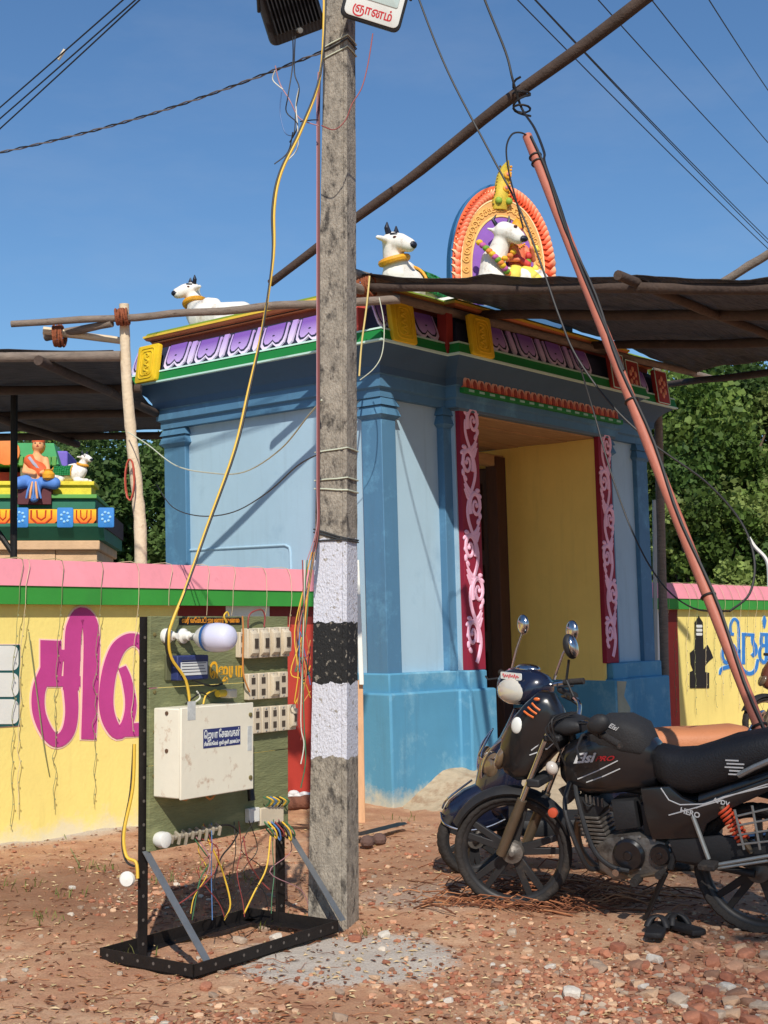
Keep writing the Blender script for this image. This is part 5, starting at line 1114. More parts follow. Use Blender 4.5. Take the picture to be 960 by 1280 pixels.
# apron
b = B(); rs = []
for z, x, hw in ((.30, 1.02, .10), (.40, 1.06, .17), (.52, 1.07, .21), (.66, 1.04, .225), (.78, .99, .20), (.88, .94, .13), (.95, .91, .07)):
    rs.append([V((x + .13 * (1 - abs(k / 6 - 1) ** 2.2) * (.7 + .5 * (z < .7)), hw * (k / 6 - 1), z)) for k in range(13)] + [V((x - .07 + .03 * (1 - abs(k / 6 - 1) ** 2), hw * .94 * (k / 6 - 1), z)) for k in range(12, -1, -1)])
ap = b.rings(rs).obj('apron', nvy, sco, 60)
for g_ in (1, -1):
    B().ell((1.145, .10 * g_, .64), (.045, .075, .085), 14, 8, rot=Matrix.Rotation(.55 * g_, 3, 'Z')).obj('position_lamp', M('headlamp_glass', (104, 86, 66)), ap, 180)
    B().tube(spline([(1.10, .20 * g_, .80), (1.17, .14 * g_, .72), (1.20, .08 * g_, .60), (1.17, .06 * g_, .48), (1.14, .15 * g_, .42), (1.07, .21 * g_, .44)], 5), .0065, 8).obj('leg_guard', chrome, ap)
    B().tube(spline([(1.12, .20 * g_, .70), (1.20, .04 * g_, .68), (1.12, -.0, .84)], 5), .005, 8).obj('leg_guard', chrome, ap)
# handlebar cowl with headlamp, turned towards the road
hz = SX(655, 858); HM = Matrix.Translation((hz.x, 0, hz.z)) @ RZ(.55)
def hx(b): b.v = [HM @ v for v in b.v]; return b
hc = hx(B().loft([(-.14, -.05, .04, .08), (-.08, -.085, .085, .17), (.0, -.095, .11, .20), (.06, -.10, .09, .17), (.105, -.085, .04, .12), (.125, -.05, .0, .06)], 'x', 20, 2.5)).obj('handlebar_cowl', nvy, sco, 60)
hx(B().ell((.085, 0, -.022), (.055, .125, .075), 18, 10)).obj('headlamp', M('headlamp_clear', (206, 200, 186), .1, .1, 5, spec=.9, coat=.8), hc, 180)
hx(B().prism(rrect(-.09, .045, .09, .085, .008), .095, .10, 'x')).obj('name_strip', lampwhite, hc, 30)
hx(B().tube([(.1015, -.07 + .0035 * k, .065 + .012 * sin(k * 1.1) * (1 - .5 * ((k // 7) % 2))) for k in range(41)], .002, 5)).obj('strip_lettering', M('sign_red', (196, 34, 44)), hc)
hx(B().ell((-.03, .0, .10), (.06, .09, .03), 12, 8)).obj('instrument_glass', chrome, hc, 180)
for g_ in (1, -1):
    hx(B().tube([(-.06, .17 * g_, .02), (-.10, .26 * g_, .04)], .012, 8)).obj('handlebar', chrome, sco); hx(B().tube([(-.09, .24 * g_, .035), (-.13, .36 * g_, .05)], .018, 10)).obj('grip', rub, sco)
    hx(B().tube([(-.04, .24 * g_, .03), (.02, .30 * g_, .02), (-.03, .38 * g_, .03)], .006, 6)).obj('lever', matte, sco)
    st0 = HM @ V((-.06, .19 * g_, .05)); q = SX(654, 787, -.17) if g_ == -1 else HM @ V((-.10, .30, .30))
    B().tube([st0, st0.lerp(q, .5) + V((0, 0, .02)), q], .007, 8).obj('mirror_stalk', chrome, sco)
    mi = B().ell(q + V((0, 0, .03)), (.028, .05, .06), 16, 10, rot=Matrix.Rotation(.35, 3, 'Z')).obj('mirror', chrome, sco, 180)
B().tube([(1.0, 0, .8), (1.10, 0, .45), (1.24, 0, .215)], .025, 10).obj('steering_column', matte, sco)
for g_ in (1, -1): B().tube([(1.14, .07 * g_, .42), (1.24, .075 * g_, .215)], .016, 8).obj('fork', engm, sco)
B().prism([(1.05, .27), (1.05, .33), (.98, .34), (.55, .34), (.45, .40), (.40, .30), (.55, .24), (.95, .24)], -.16, .16, 'y', .02).obj('floorboard', matte, sco, 40)
B().loft([(.58, .30, .62, .12), (.45, .26, .74, .16), (.2, .28, .77, .19), (-.1, .34, .78, .19), (-.3, .46, .78, .15), (-.42, .6, .76, .08)], 'x', 20, 2.8).obj('rear_body', nvy, sco, 60)
B().loft([ss(798, 918, 944, .08), ss(812, 911, 946, .13), ss(840, 909, 948, .155), ss(880, 908, 947, .165), ss(915, 905, 945, .15), ss(932, 908, 942, .10)], 'x', 22, 3.0).obj('seat', tan, sco, 60)
B().tube(spline([SX(925, 930, .16), SX(938, 912, .13), SX(950, 892, .10), SX(955, 892, -.1), SX(938, 912, -.13), SX(925, 930, -.16)], 5), .011, 8).obj('grab_rail', chrome, sco)
B().box(.0, .34, .1, .2, .14, .32).obj('engine_case', engm, sco, 20, .03); B().tube([(.25, -.16, .25), (-.35, -.18, .3)], .045, 12).obj('silencer', matte, sco)
B().tube([(.45, .12, .3), (.42, .24, -.005)], .01, 8).obj('side_stand', matte, sco)
# ================================================================== leaning pipe, overhead wires, cables
rustp = M('red_oxide_pipe', (176, 104, 84), .55, .12, 6, .1, c2=(146, 84, 66), f2=.3, s2=5)
ptop = at(659, 170, 8.4); pbot = at(1062, 1150, 6.3); pbot.z = -.1
lp = thing('leaning_pipe', 'red oxide steel pipe leaning up with black cable strapped along it', 'pipe')
B().tube([ptop, pbot], .031, 14).obj('pipe', rustp, lp)
ck = []
for i in range(40):
    t = i / 39; p = ptop.lerp(pbot, t * .98 + .005); ck.append(p + V((.012 + .012 * sin(i * .8), -.036, .004)))
B().tube(ck, .009, 6).obj('strapped_cable', cm['k'], lp)
dpp = (pbot - ptop).normalized()
for t in (.035, .045, .40, .64, .78):
    p = ptop.lerp(pbot, t); x_ = dpp.orthogonal().normalized(); y_ = dpp.cross(x_)
    B().tube([p + (x_ * cos(k * pi / 6) + y_ * sin(k * pi / 6)) * .038 for k in range(12)], .006, 5, closed=True).obj('tie', cm['k'], lp)
def cable(label, pts, c, r, k=6, name='overhead_wire', cat='wire', group=None):
    return tag(B().tube(spline([at(*p) if isinstance(p, tuple) else p for p in pts], k), r, 6).obj(name, cm[c] if isinstance(c, str) else c, None), label, cat, group)
for a, c, dd in (((640, -30, 13.5), (1010, 345, 24.5), .007), ((676, -14, 14), (1012, 342, 25), .007), ((690, 0, 14.3), (1013, 338, 25.3), .007), ((745, -25, 14), (1010, 267, 24), .007), ((812, -25, 14), (1010, 222, 24), .007), ((884, -25, 14), (1010, 170, 24), .007)):
    p, q = at(*a), at(*c); e = (q - p) * .6
    tag(B().tube(wig(p - e, q + e, 20, .25), dd, 5).obj('power_line', cm['k'], None), 'thin dark power line crossing the sky right of the pipe', 'wire', 'power lines on the right')
for a, c in (((-30, 158, 11), (196, -40, 9.2)), ((-30, 172, 11), (200, -30, 9.2)), ((-30, 186, 11), (206, -32, 9.2))):
    p, q = at(*a), at(*c); e = (q - p) * .5; tag(B().tube(wig(p - e, q + e, 16, .02), .006, 5).obj('power_line', cm['k'], None), 'dark power line in the parallel set left of the utility pole', 'wire', 'power lines on the left')
p = at(76, 70, 10.2); tag(B().tube([p + V((-.02, 0, -.03)), p + V((.03, 0, .05))], .014, 6).obj('line_spacer', fus, None), 'small cream spacer clipped on the parallel power lines', 'spacer')
tw = [at(-60 + 462 * t, 203 - 138 * t + 14 * sin(pi * t), 8.5 - 1.9 * t) for t in [i / 60 for i in range(61)]]
tc_ = thing('service_cable', 'twisted black and grey service cable running in to the utility pole', 'cable')
for ph, c in ((0, 'k'), (pi, M('grey_wire', (110, 104, 104), .6))): B().tube([q + V((0, .006 * cos(i * 1.3 + ph), .006 * sin(i * 1.3 + ph))) for i, q in enumerate(tw)], .0042, 5).obj('strand', cm[c] if isinstance(c, str) else c, tc_)
cable('thin black cable falling before the deity arch and looping to the pipe', [(505, -60, 8.6), (524, 0, 8.6), (560, 90, 8.5), (612, 190, 8.4), (650, 262, 8.3), (678, 335, 8.2), (700, 398, 8.1), (722, 448, 8.0), (766, 508, 7.9), (818, 556, 7.8), (882, 602, 7.6), (926, 652, 7.4), (943, 700, 7.3), (937, 742, 7.25), (912, 764, 7.2)], 'k', .0065, 6, 'hanging_cable', 'cable')
cable('thin dark cable drooping past the doorway to the leaning pipe', [(722, 448, 8.0), (742, 515, 8.0), (765, 595, 7.9), (792, 668, 7.8), (826, 728, 7.6), (866, 760, 7.4), (912, 764, 7.2)], 'k', .005, 6, 'hanging_cable', 'cable')
cable('thick black cable tied to the slanting pole and running to the pipe top', [(585, -60, 9.2), (606, 0, 9.2), (632, 65, 9.2), (641, 100, 9.2), (652, 135, 9.25), (668, 160, 8.9), (680, 190, 8.4), ptop.lerp(pbot, .05) + V((.035, -.03, 0)), ptop.lerp(pbot, .12) + V((.02, -.045, 0)), ptop.lerp(pbot, .2) + V((.0, -.042, 0)), ptop.lerp(pbot, .36) + V((.015, -.04, 0))], 'k', .0085, 6, 'hanging_cable', 'cable')
kn = at(652, 132, 9.3); tag(B().tube([kn + V((.06 * cos(k * .6), .06 * sin(k * .6) - .01, .03 * sin(k * .35) + .006 * k - .08)) for k in range(40)], .008, 6).obj('cable_knot', cm['k'], None), 'black cable knot bound round the slanting pole', 'knot')
cable('black cable curl at the open top of the leaning pipe', [(662, 172, 8.38), (652, 166, 8.36), (640, 168, 8.34), (633, 185, 8.32), (636, 215, 8.3), (645, 250, 8.28), (654, 285, 8.25)], 'k', .006, 6, 'cable_curl', 'cable')
# wires on the utility pole
bun = thing('wire_bundle', 'loose bundle of coloured wires running down the left edge of the utility pole', 'wires')
for k, (c, o_) in enumerate((('r', 0), ('k', 3), ('p', -2), ('k', 1), ('r', 2))):
    wire('wire', [at(399 + o_ * .6, 90, 6.52)] + [at(397.5 + o_ * .7 + 2.0 * noise.noise((k * 3, i, 0)), 130 + i * 48, 6.52) for i in range(12)] + [at(388 + o_ * 2, 700, 6.5)], c, .0026, bun)
for k, c in enumerate('okroykgboy'):
    o_ = U(-6, 4); wire('wire', [at(392 + o_ * .5, 690, 6.5), at(384 + o_, 735, 6.48), at(378 + o_ * 1.3 - 4 * (k % 3), 790, 6.46), at(372 + U(-10, 12), 840, 6.44), at(376 + U(-8, 8), 880 - 30 * (k % 4), 6.45), at(388, 800 + 8 * k, 6.5)], c, .0026, bun)
for k, c in enumerate('gwr'): wire('wire', [at(384 - 3 * k, 700, 6.46), at(378 + k, 800, 6.44), at(380 - 4 * k, 900, 6.42), at(382 - 2 * k, 950 - 20 * k, 6.42), at(376, 985 - 30 * k, 6.42)], c, .003, bun)
tg = thing('wire_tangle', 'dangling tangle of thin wires below the finned floodlight', 'wires')
for pts, c in (([(369, 45), (368, 90), (374, 110), (370, 135), (368, 165), (362, 178)], 'k'), ([(366, 46), (366, 80), (360, 120), (358, 140), (372, 155), (366, 172)], 'k'), ([(344, 82), (350, 105), (362, 125), (372, 145), (382, 152), (398, 157)], 'p'), ([(344, 88), (341, 100), (354, 112)], 'w'), ([(352, 115), (350, 140), (356, 165), (366, 170)], 'b'), ([(375, 152), (390, 150), (398, 150)], 'k'), ([(366, 165), (360, 190), (343, 205)], 'k'), ([(374, 110), (370, 130), (372, 160), (372, 185), (360, 200)], 'w')):
    wire('wire', [at(a, c_, 6.42 + .02 * (i % 2)) for i, (a, c_) in enumerate(pts)], c, .003, tg)
cable('thin wire curling from the lettered floodlight round the pole front', [(466, 42, 6.5), (460, 80, 6.45), (452, 110, 6.42), (440, 130, 6.4), (432, 150, 6.4), (418, 162, 6.4), (402, 157, 6.42)], 'r', .003, 6, 'lamp_wire', 'wire')
# festoon cords between tree post and utility pole
pw = MATS['pale_wire']
cable('pale festoon cord drooping from tree post to utility pole', [(160, 540, 10.4), (185, 556, 10.1), (220, 582, 9.6), (262, 591, 9.0), (305, 590, 8.3), (350, 562, 7.6), (385, 520, 7.0), (402, 500, 6.56)], pw, .0045, 6, 'festoon_cord', 'cord')
cable('dark sagging cord tied at the banded utility pole across the blue side wall', [(196, 606, 10.3), (216, 634, 10.0), (250, 645, 9.4), (292, 640, 8.6), (335, 615, 7.8), (372, 582, 7.1), (402, 566, 6.55)], M('dark_wire', (52, 54, 56)), .004, 6, 'festoon_cord', 'cord')
cable('yellow cord tail hanging from the canopy lashing at the frieze corner', [(462, 345, 10.3), (458, 385, 10.3), (452, 430, 10.3), (449, 470, 10.3)], M('cord_cream', (214, 190, 120), .7), .007, 5, 'cord_tail', 'cord')
cable('thin looped cord hanging over the green cornice corner', [(474, 372, 10.25), (480, 405, 10.22), (478, 440, 10.2), (468, 460, 10.2), (450, 475, 10.25)], pw, .004, 5, 'cord_tail', 'cord')
# bulb strings hung over the coping
def string_light(x0, x1, yend, lab, grp, c, s):
    P0 = V((x0 - .02, WY + .15, 1.905)); P1 = V((x0 + .06, WY + .0, 1.90)); P2 = V((x1, WY - .095, 1.72)); P3 = V((x1, WY - .09, 1.585))
    pts = [P0, P1, P2, P3]; z = 1.585; k = 0
    while z > yend: z -= .07; k += 1; pts.append(V((x1 + .012 * noise.noise((s, k * .7, 1)) * min(3, k * .4), WY - .085 + .05 * min(1, k / 6) + .015 * noise.noise((s, k * .6, 4)), z)))
    t = thing('light_string', lab, 'light string', GF.m, grp); B().tube(spline(pts, 3), .0022, 5).obj('cord', c, t)
    b = B()
    for p in pts[4::2]: b.ell(p + V((.004, -.006, 0)), (.004, .004, .008), 6, 4)
    if len(pts) > 5: b.obj('bulbs', M('tiny_bulb', (150, 150, 110), .4), t)
strc = M('string_cord', (206, 186, 150), .7); grn = M('string_green', (132, 134, 92), .7)
for i, (pa, pb, ye, c) in enumerate(((8, 24, 1030, grn), (16, 32, 1015, strc), (58, 77, 1008, grn), (108, 126, 1004, grn), (152, 173, 905, strc), (196, 211, 752, strc), (242, 259, 768, strc), (275, 291, 762, strc), (312, 333, 765, strc), (342, 364, 810, strc))):
    a, c_ = GF.xz(pa, 700, WY + .1).x, GF.xz(pb, 740, WY - .09).x; string_light(a, c_, GF.xz(pb, ye, WY - .05).z, 'thin string of tiny bulbs draped over the pink coping of the lettered wall', 'bulb strings on the wall left of the gateway', c, i)
for i, px in enumerate((836, 847, 862, 872, 886, 897, 906, 916, 926, 936, 946, 955)):
    a = GF.xz(px, 760, WY - .09).x; string_light(a - .05, a, GF.xz(px, (900, 890, 860, 893, 870, 880, 866, 858, 885, 850, 860, 870)[i], WY - .05).z, 'thin string of tiny bulbs draped over the coping of the wall with blue letters', 'bulb strings on the wall right of the gateway', grn if i % 2 else strc, 30 + i)
tag(B().tube(spline([GF.w(*GF.xz(36, 790, WY - .05)), GF.w(*GF.xz(48, 880, WY - .05)), GF.w(*GF.xz(58, 950, WY - .06)), gnd(78, 1040) + V((0, 0, .02)), gnd(100, 1085) + V((0, 0, .01))], 6), .004, 5).obj('loose_wire', grn, None), 'loose wire trailing from the lettered wall onto the dirt', 'wire')

# ================================================================== bits around the gate
def plank(nm, lab, cat, a, c, w_, th, mat, yaw=0.0):
    a, c = V(a), V(c); d = (c - a); b = B(); x_ = V((cos(yaw), sin(yaw), 0)) * w_ / 2; y_ = V((-sin(yaw), cos(yaw), 0)) * th / 2
    b.rings([[p - x_ - y_, p + x_ - y_, p + x_ + y_, p - x_ + y_] for p in (a, c)]); return tag(b.obj(nm, mat, None, 20, .004), lab, cat)
q = at(452, 1020, 10.1); q.z = -.03; plank('timber_batten', 'pale timber batten standing against the gateway corner behind the utility pole', 'batten', q, at(449, 850, 10.2), .055, .04, M('raw_batten', (206, 160, 120), .8, .12, 5, stretch=(6, 6, 1)))
plank('conduit_strip', 'white plastic conduit standing behind the utility pole at the gateway corner', 'conduit', at(452, 856, 10.15), at(446, 700, 10.2), .035, .03, white)
q = gnd(818, 925); plank('plastic_pipe', 'pale plastic pipe standing at the shaded end of the gateway', 'pipe', at(820, 850, 14.9), at(818, 625, 14.9), .04, .04, M('pvc_grey', (186, 184, 176), .5, .06))
tag(B().tube(log_pts(at(346, 1007, 9.6), at(394, 1001, 9.55), 8, .01, 3), log_r(.045, .05, 8, 3), 9).obj('fallen_log', M('brown_bark', (118, 74, 56), .9, .2, 6, .4), None), 'short brown log lying at the foot of the red stripe', 'log')
b = B()
for k in range(9): b.ell(at(364 + k * 3.2, 997 - 2 * (k % 2), 9.7) + V((0, 0, U(-.01, .02))), (.04, .03, .022), 8, 5)
tag(b.obj('foam_scrap', M('foam_white', (216, 210, 206), .9, .08, 9, .3), None), 'crumpled white scrap lying by the short brown log', 'scrap')
a = gnd(446, 1052) + V((0, 0, .045)); c = gnd(504, 1040) + V((0, 0, .06)); sl = plank('rubber_slab', 'black rubber slab resting on stones beside the utility pole', 'slab', a, c, .05, .10, blk, .2)
for px, py in ((459, 1057), (474, 1054)): tag(B().ell(gnd(px, py) + V((0, 0, .025)), (.05, .045, .042), 9, 6).obj('prop_stone', M('dull_stone', (104, 80, 72), .9, .2, 9, .5), None, 30), 'rounded stone propping up the black rubber slab', 'stone', 'stones under the slab')
cable('white bent metal arm rising behind the coping of the wall with blue letters', [(936, 672, 19), (944, 684, 19), (957, 698, 19), (961, 715, 19), (961, 760, 19)], white, .026, 5, 'bent_arm', 'arm')
# sandals
def sandal(px, py, yaw, lab):
    g = gnd(px, py); t = thing('sandal', lab, 'sandal', Matrix.Translation(V((g.x, g.y, .0))) @ RZ(yaw), 'pair of sandals')
    out = [(-.04, -.125), (.035, -.125), (.045, -.05), (.042, .03), (.055, .09), (.035, .135), (-.01, .142), (-.045, .11), (-.05, .03), (-.042, -.05)]
    B().prism([(p.x, p.y) for p in spline([V((a, c, 0)) for a, c in out + out[:1]], 4)[:-1]], .002, .026, 'z', .004).obj('sole', M('sandal_black', (34, 33, 35), .6, .12, 12, .15), t, 40)
    for a, c in (((-.048, .02), (.047, .075)), ((.045, .015), (-.045, .085))):
        B().tube(spline([(a[0], a[1], .02), (a[0] * .55, a[1] * .6 + c[1] * .4, .058), (c[0] * .35, c[1] * .8 + a[1] * .2, .062), (c[0], c[1], .02)], 6), .017, 8, .35, V((0, 0, 1))).obj('strap', MATS['sandal_black'], t, 180)
    return t
sandal(821, 1166, radians(-18), 'black strap sandal lying under the side stand beside its pair')
sandal(854, 1163, radians(24), 'black strap sandal turned outward next to the red brick rubble')

# ================================================================== shrine behind the wall
SHF = Frame(at(60, 700, 17.2) * 1.0, radians(8)); base = at(60, 700, 17.2); SHF = Frame(V((base.x, base.y, 0)), radians(6))
shr = thing('temple_shrine', 'small temple shrine with painted green cornice and orange lotus frieze behind the wall', 'shrine', SHF.m)
def sz(py): return SHF.xz(60, py, 0).z
def sx(px): return SHF.xz(px, 650, 0).x
stone = M('tan_stone', (206, 170, 134), .85, .12, 4, .3, 30); sgr = M('shrine_green', (44, 112, 88), .7, .1, 4); sgr2 = M('shrine_light_green', (96, 156, 76), .7, .1); spur = M('shrine_purple', (120, 100, 190), .7, .1); syel = M('shrine_yellow', (224, 204, 60), .7, .15, 14, .3, 40); sblu = M('shrine_blue', (52, 128, 200), .65, .08); sor = grad('shrine_orange', (220, 84, 34), (246, 190, 40), 2, -.08, .08)
XR = sx(122)
for r_ in range(4):
    for k in range(9): x1_ = XR - k * .52 - (.26 if r_ % 2 else 0); B().box(x1_ - .515, x1_, -.02 - .01 * ((k + r_) % 2), 2.2, sz(688) - r_ * .2 - .197, sz(688) - r_ * .2).obj('stone_block', stone, shr, 20, .008)
B().box(-5, XR - .05, .05, 2.1, 0, sz(700) - .5).obj('shrine_wall', stone, shr, 20)
B().box(-5, XR + .04, -.10, 2.3, sz(688), sz(676)).obj('stone_ledge', stone, shr, 20, .015)
B().prism([(-.10, sz(676)), (-.26, sz(660)), (-.26, sz(656)), (2.4, sz(656)), (2.4, sz(676))], -5, XR + .1, 'x').obj('green_cornice', sgr, shr, 20)
fz0, fz1 = sz(661), sz(638)
B().box(-5, XR + .12, -.22, 2.4, fz0, fz1).obj('frieze_ground', M('shrine_dark', (60, 34, 44), .7), shr, 20)
x = sx(137); k = 0
om = []
for wd in (.16,):
    om = B().prism([(-.17, .10), (-.17, -.02), (-.10, -.09), (.0, -.10), (.10, -.09), (.17, -.02), (.17, .10)], 0, -.03, 'y').mesh('lotus', sor, 30)
    oc = B().tube([(-.10, -.032, .09), (-.10, -.032, .0), (-.04, -.032, -.06), (.04, -.032, -.06), (.10, -.032, .0), (.10, -.032, .09)], .010, 5).mesh('lotus_line', M('lotus_red', (190, 60, 30), .7)); od = B().tube([(-.045, -.032, .09), (-.04, -.032, .01), (0, -.032, -.02), (.04, -.032, .01), (.045, -.032, .09)], .009, 5).mesh('lotus_line', MATS['lotus_red'])
    bm_ = B().prism(rrect(-.10, -.13, .10, .12, .02), 0, -.05, 'y', .006).mesh('blue_plaque', sblu, 30); bf = B()
    for j in range(7): bf.ell((.05 * cos(j * .9), -.052, .06 * sin(j * .9)), (.018, .008, .018), 7, 5)
    bfm = bf.mesh('plaque_flower', M('pale_blue', (150, 200, 236), .7))
zc_ = (fz0 + fz1) / 2
for px, kind in ((133, 1), (105, 0), (82, 1), (52, 2), (26, 1), (4, 0), (-18, 1)):
    X_ = SHF.xz(px, 650, -.22).x
    if kind == 1: o = link('blue_plaque', bm_, shr, (X_, -.225, zc_ + .01)); link('plaque_flower', bfm, o)
    else:
        o = link('lotus', om, shr, (X_, -.222, zc_), None, (1.25 if kind == 2 else .9, 1, 1.1)); link('lotus_line', oc, o); link('lotus_line', od, o)
B().box(-5, XR - .02, -.08, 2.2, sz(638), sz(622)).obj('upper_ledge', sgr, shr, 20, .01); B().box(-5, XR + .0, -.13, 2.25, sz(624), sz(619)).obj('ledge_lip', sgr2, shr, 20, .006)
for a, c in ((64, 114), (-30, 26)):
    B().box(sx(a), sx(c), -.02, .5, sz(619), sz(606)).obj('relief_parapet', syel, shr, 20, .008); B().box(sx(a), sx(c) + .04, -.06, .54, sz(607), sz(602)).obj('parapet_cap', syel, shr, 20, .006)
B().box(sx(24), sx(66), -.16, .3, sz(632), sz(608)).obj('figure_plinth', M('shrine_maroon', (92, 44, 50), .7), shr, 20, .006)
B().box(-5, sx(64), .5, 2, sz(619), sz(585)).obj('upper_wall', M('shrine_red', (186, 66, 60), .7), shr, 20)
for px, mt_ in ((30, sgr), (37, white), (22, white), (8, sgr), (62, sgr)): B().box(sx(px) - .035, sx(px) + .035, .38, .5, sz(619), sz(580)).obj('column', mt_, shr, 20, .006)
b = B(); b.rings([[(-5, .2, sz(578)), (sx(70), .2, sz(578)), (sx(70), 2, sz(578)), (-5, 2, sz(578))], [(-5, .35, sz(560)), (sx(64), .35, sz(560)), (sx(64), 2, sz(560)), (-5, 2, sz(560))], [(-5, .45, sz(548)), (sx(60), .45, sz(548)), (sx(60), 2, sz(548)), (-5, 2, sz(548))]]); b.obj('eave', M('eave_green', (70, 150, 90), .7, .1, 4), shr, 20)
for k in range(9): B().box(sx(8 + k * 7) - .03, sx(8 + k * 7) + .03, .17 + .02, .3, sz(580), sz(568)).obj('eave_leaf', sgr2, shr, 20, .01)
B().box(sx(54), sx(76), .6, 1.6, sz(612), sz(556)).obj('purple_turret', spur, shr, 20, .02); B().box(sx(51), sx(82), .5, 1.7, sz(592), sz(580)).obj('turret_ledge', spur, shr, 20, .02)
B().lathe([(.17, 0), (.17, -.05), (.10, -.06), (.001, -.06)], (sx(4), .2, sz(563)), 'y', 18).obj('medallion', M('medallion_orange', (232, 130, 60), .6), shr)
B().box(sx(-8), sx(12), .2, .4, sz(575), sz(552)).obj('medallion_panel', M('medallion_cream', (230, 196, 150), .7), shr, 20, .01)
fg = thing('seated_figure', 'painted seated figure statue in blue skirt holding a pot on the shrine', 'statue', SHF.m @ Matrix.Translation((sx(46), -.02, sz(609))))
bluc = M('skirt_blue', (84, 130, 200), .65, .12, 12); skn = M('figure_skin', (232, 164, 110), .6, .06); orr = M('figure_orange', (216, 96, 50), .65, .1, 9)
blob('figure', [((0, -.05, .10), .12, (0, -.05, .32), .105), ((0, -.05, .38), .05, (0, -.06, .46), .04), ((.02, -.07, .52), .075, (.02, -.07, .55), .072), ((-.11, -.05, .34), .045, (-.14, -.12, .18), .035), ((-.14, -.12, .18), .033, (-.0, -.2, .15), .028), ((.11, -.05, .34), .045, (.15, -.12, .2), .035), ((.15, -.12, .2), .033, (.08, -.2, .16), .028)], skn, fg, .014, 4)
blob('skirt', [((-.10, -.1, .06), .09, (-.2, -.17, .03), .08), ((.10, -.1, .06), .09, (.24, -.17, .03), .08), ((0, -.16, .0), .09, (0, -.22, -.16), .06)], bluc, fg, .014, 3)
for k in range(5): B().tube([((k - 2) * .02, -.25, .04), ((k - 2) * .035, -.285, -.08), ((k - 2) * .045, -.27, -.17)], [.012, .016, .012], 6).obj('pleat', skn if k % 2 else bluc, fg)
B().tube([(-.08, -.15, .36), (-.02, -.17, .28), (.08, -.16, .18)], .02, 6).obj('drape', M('drape_grey', (170, 170, 184), .7), fg)
for sx_ in (-1, 1): B().ell((.02 + .028 * sx_, -.137, .545), (.012, .006, .007), 8, 5).obj('eye', horn, fg)
B().ell((.02, -.14, .505), (.018, .006, .006), 8, 5).obj('mouth', rclo, fg); B().ell((.02, -.148, .525), (.009, .012, .014), 8, 5).obj('nose', skn, fg)
blob('garment', [((-.07, -.08, .32), .09, (.08, -.10, .18), .09)], orr, fg, .014, 3)
B().lathe([(.08, .56), (.085, .60), (.06, .68), (.02, .74), (.001, .76)], (.02, -.06, 0), 'z', 12).obj('turban', orr, fg); B().ell((.02, -.02, .52), (.085, .08, .11), 10, 8).obj('hair', goldp, fg)
B().lathe([(.03, .06), (.075, .09), (.08, .14), (.05, .18), (.06, .2)], (.17, -.2, 0), 'z', 14).obj('pot', goldp, fg)
bb = bull('bull_statue', 'small white bull statue on the yellow parapet beside the seated figure', SHF.m @ Matrix.Translation((sx(84), .12, sz(603))) @ RZ(radians(-12)), .62, clothg, -.5)
bb['group'] = 'statues on the shrine'

# ================================================================== trees
bkm = M('tree_bark', (96, 80, 66), .9, .25, 6, .5); lf = attr_mat('leaves', .6, .3)
def tree(lab, base_, h, rad, n_clump, n_leaf, size, seed, cols_, low=.12, name='tree', group=None):
    rnd = random.Random(seed); t = thing(name, lab, 'tree', Matrix.Translation(base_), group)
    tr = B(); tr.tube(wig((0, 0, -.2), (rnd.uniform(-.3, .3), rnd.uniform(-.3, .3), h * .72), 8, 0, .25, seed), [.16 * (1 - .09 * i) for i in range(9)], 8)
    cl = []
    for i in range(n_clump):
        while True:
            p = V((rnd.uniform(-1, 1), rnd.uniform(-1, 1), rnd.uniform(-1, 1)))
            if .25 < p.length < 1: break
        z = h * (low + (1 - low) * (p.z * .5 + .5)); w_ = sqrt(max(.06, 1 - (p.z * .85) ** 2)); c = V((p.x * rad * w_, p.y * rad * w_, z)); cl.append((c, rnd.uniform(.28, .55) * rad * .55))
        if i % 3 == 0: tr.tube(wig((0, 0, max(.3, z * .55)), c, 5, 0, .15, i), [.05, .04, .035, .028, .02, .01], 5)
    tr.obj('trunk', bkm, t, 60)
    vs, fs, cs = [], [], []
    for c, r in cl:
        base_c = rnd.choice(cols_); k0 = rnd.uniform(.75, 1.2)
        for j in range(n_leaf):
            d = V((rnd.gauss(0, 1), rnd.gauss(0, 1), rnd.gauss(0, .8))); d = d.normalized() * r * rnd.random() ** .45; p = c + d + V((0, 0, -.12 * rnd.random()))
            a = V((rnd.gauss(0, 1), rnd.gauss(0, 1), rnd.gauss(-.3, .7))).normalized(); s_ = size * rnd.uniform(.45, 1.6); q = a.cross(V((rnd.gauss(0, 1), rnd.gauss(0, 1), rnd.gauss(0, 1)))).normalized() * s_ * .36
            o = len(vs); vs += [p - a * s_ * .5, p + q, p + a * s_ * .5, p - q]; fs.append((o, o + 1, o + 2, o + 3)); k = k0 * rnd.uniform(.75, 1.25); cs += [tuple(min(1, x * k) for x in lin(base_c))] * 4
    me = bpy.data.meshes.new('crown'); me.from_pydata([tuple(v) for v in vs], [], fs); at_ = me.color_attributes.new('tint', 'FLOAT_COLOR', 'POINT'); at_.data.foreach_set('color', [x for c in cs for x in (*c, 1)]); me.materials.append(lf); link('crown', me, t)
    return t
G1 = [(84, 108, 46), (104, 124, 58), (70, 94, 42), (122, 136, 72)]; G2 = [(82, 108, 54), (98, 122, 64), (70, 94, 46)]; G3 = [(100, 122, 54), (130, 146, 78), (82, 104, 44)]
def tb(px, Y): p = at(px, 700, Y); return V((p.x, p.y, 0))
tree('dense bright green tree behind the wall with blue letters', tb(905, 25), 6.3, 2.6, 80, 800, .105, 1, G1, .05)
tree('pale green feathery tree beside the gateway end beyond the right wall', tb(830, 27), 6.4, 2.2, 65, 800, .105, 2, G3, .05)
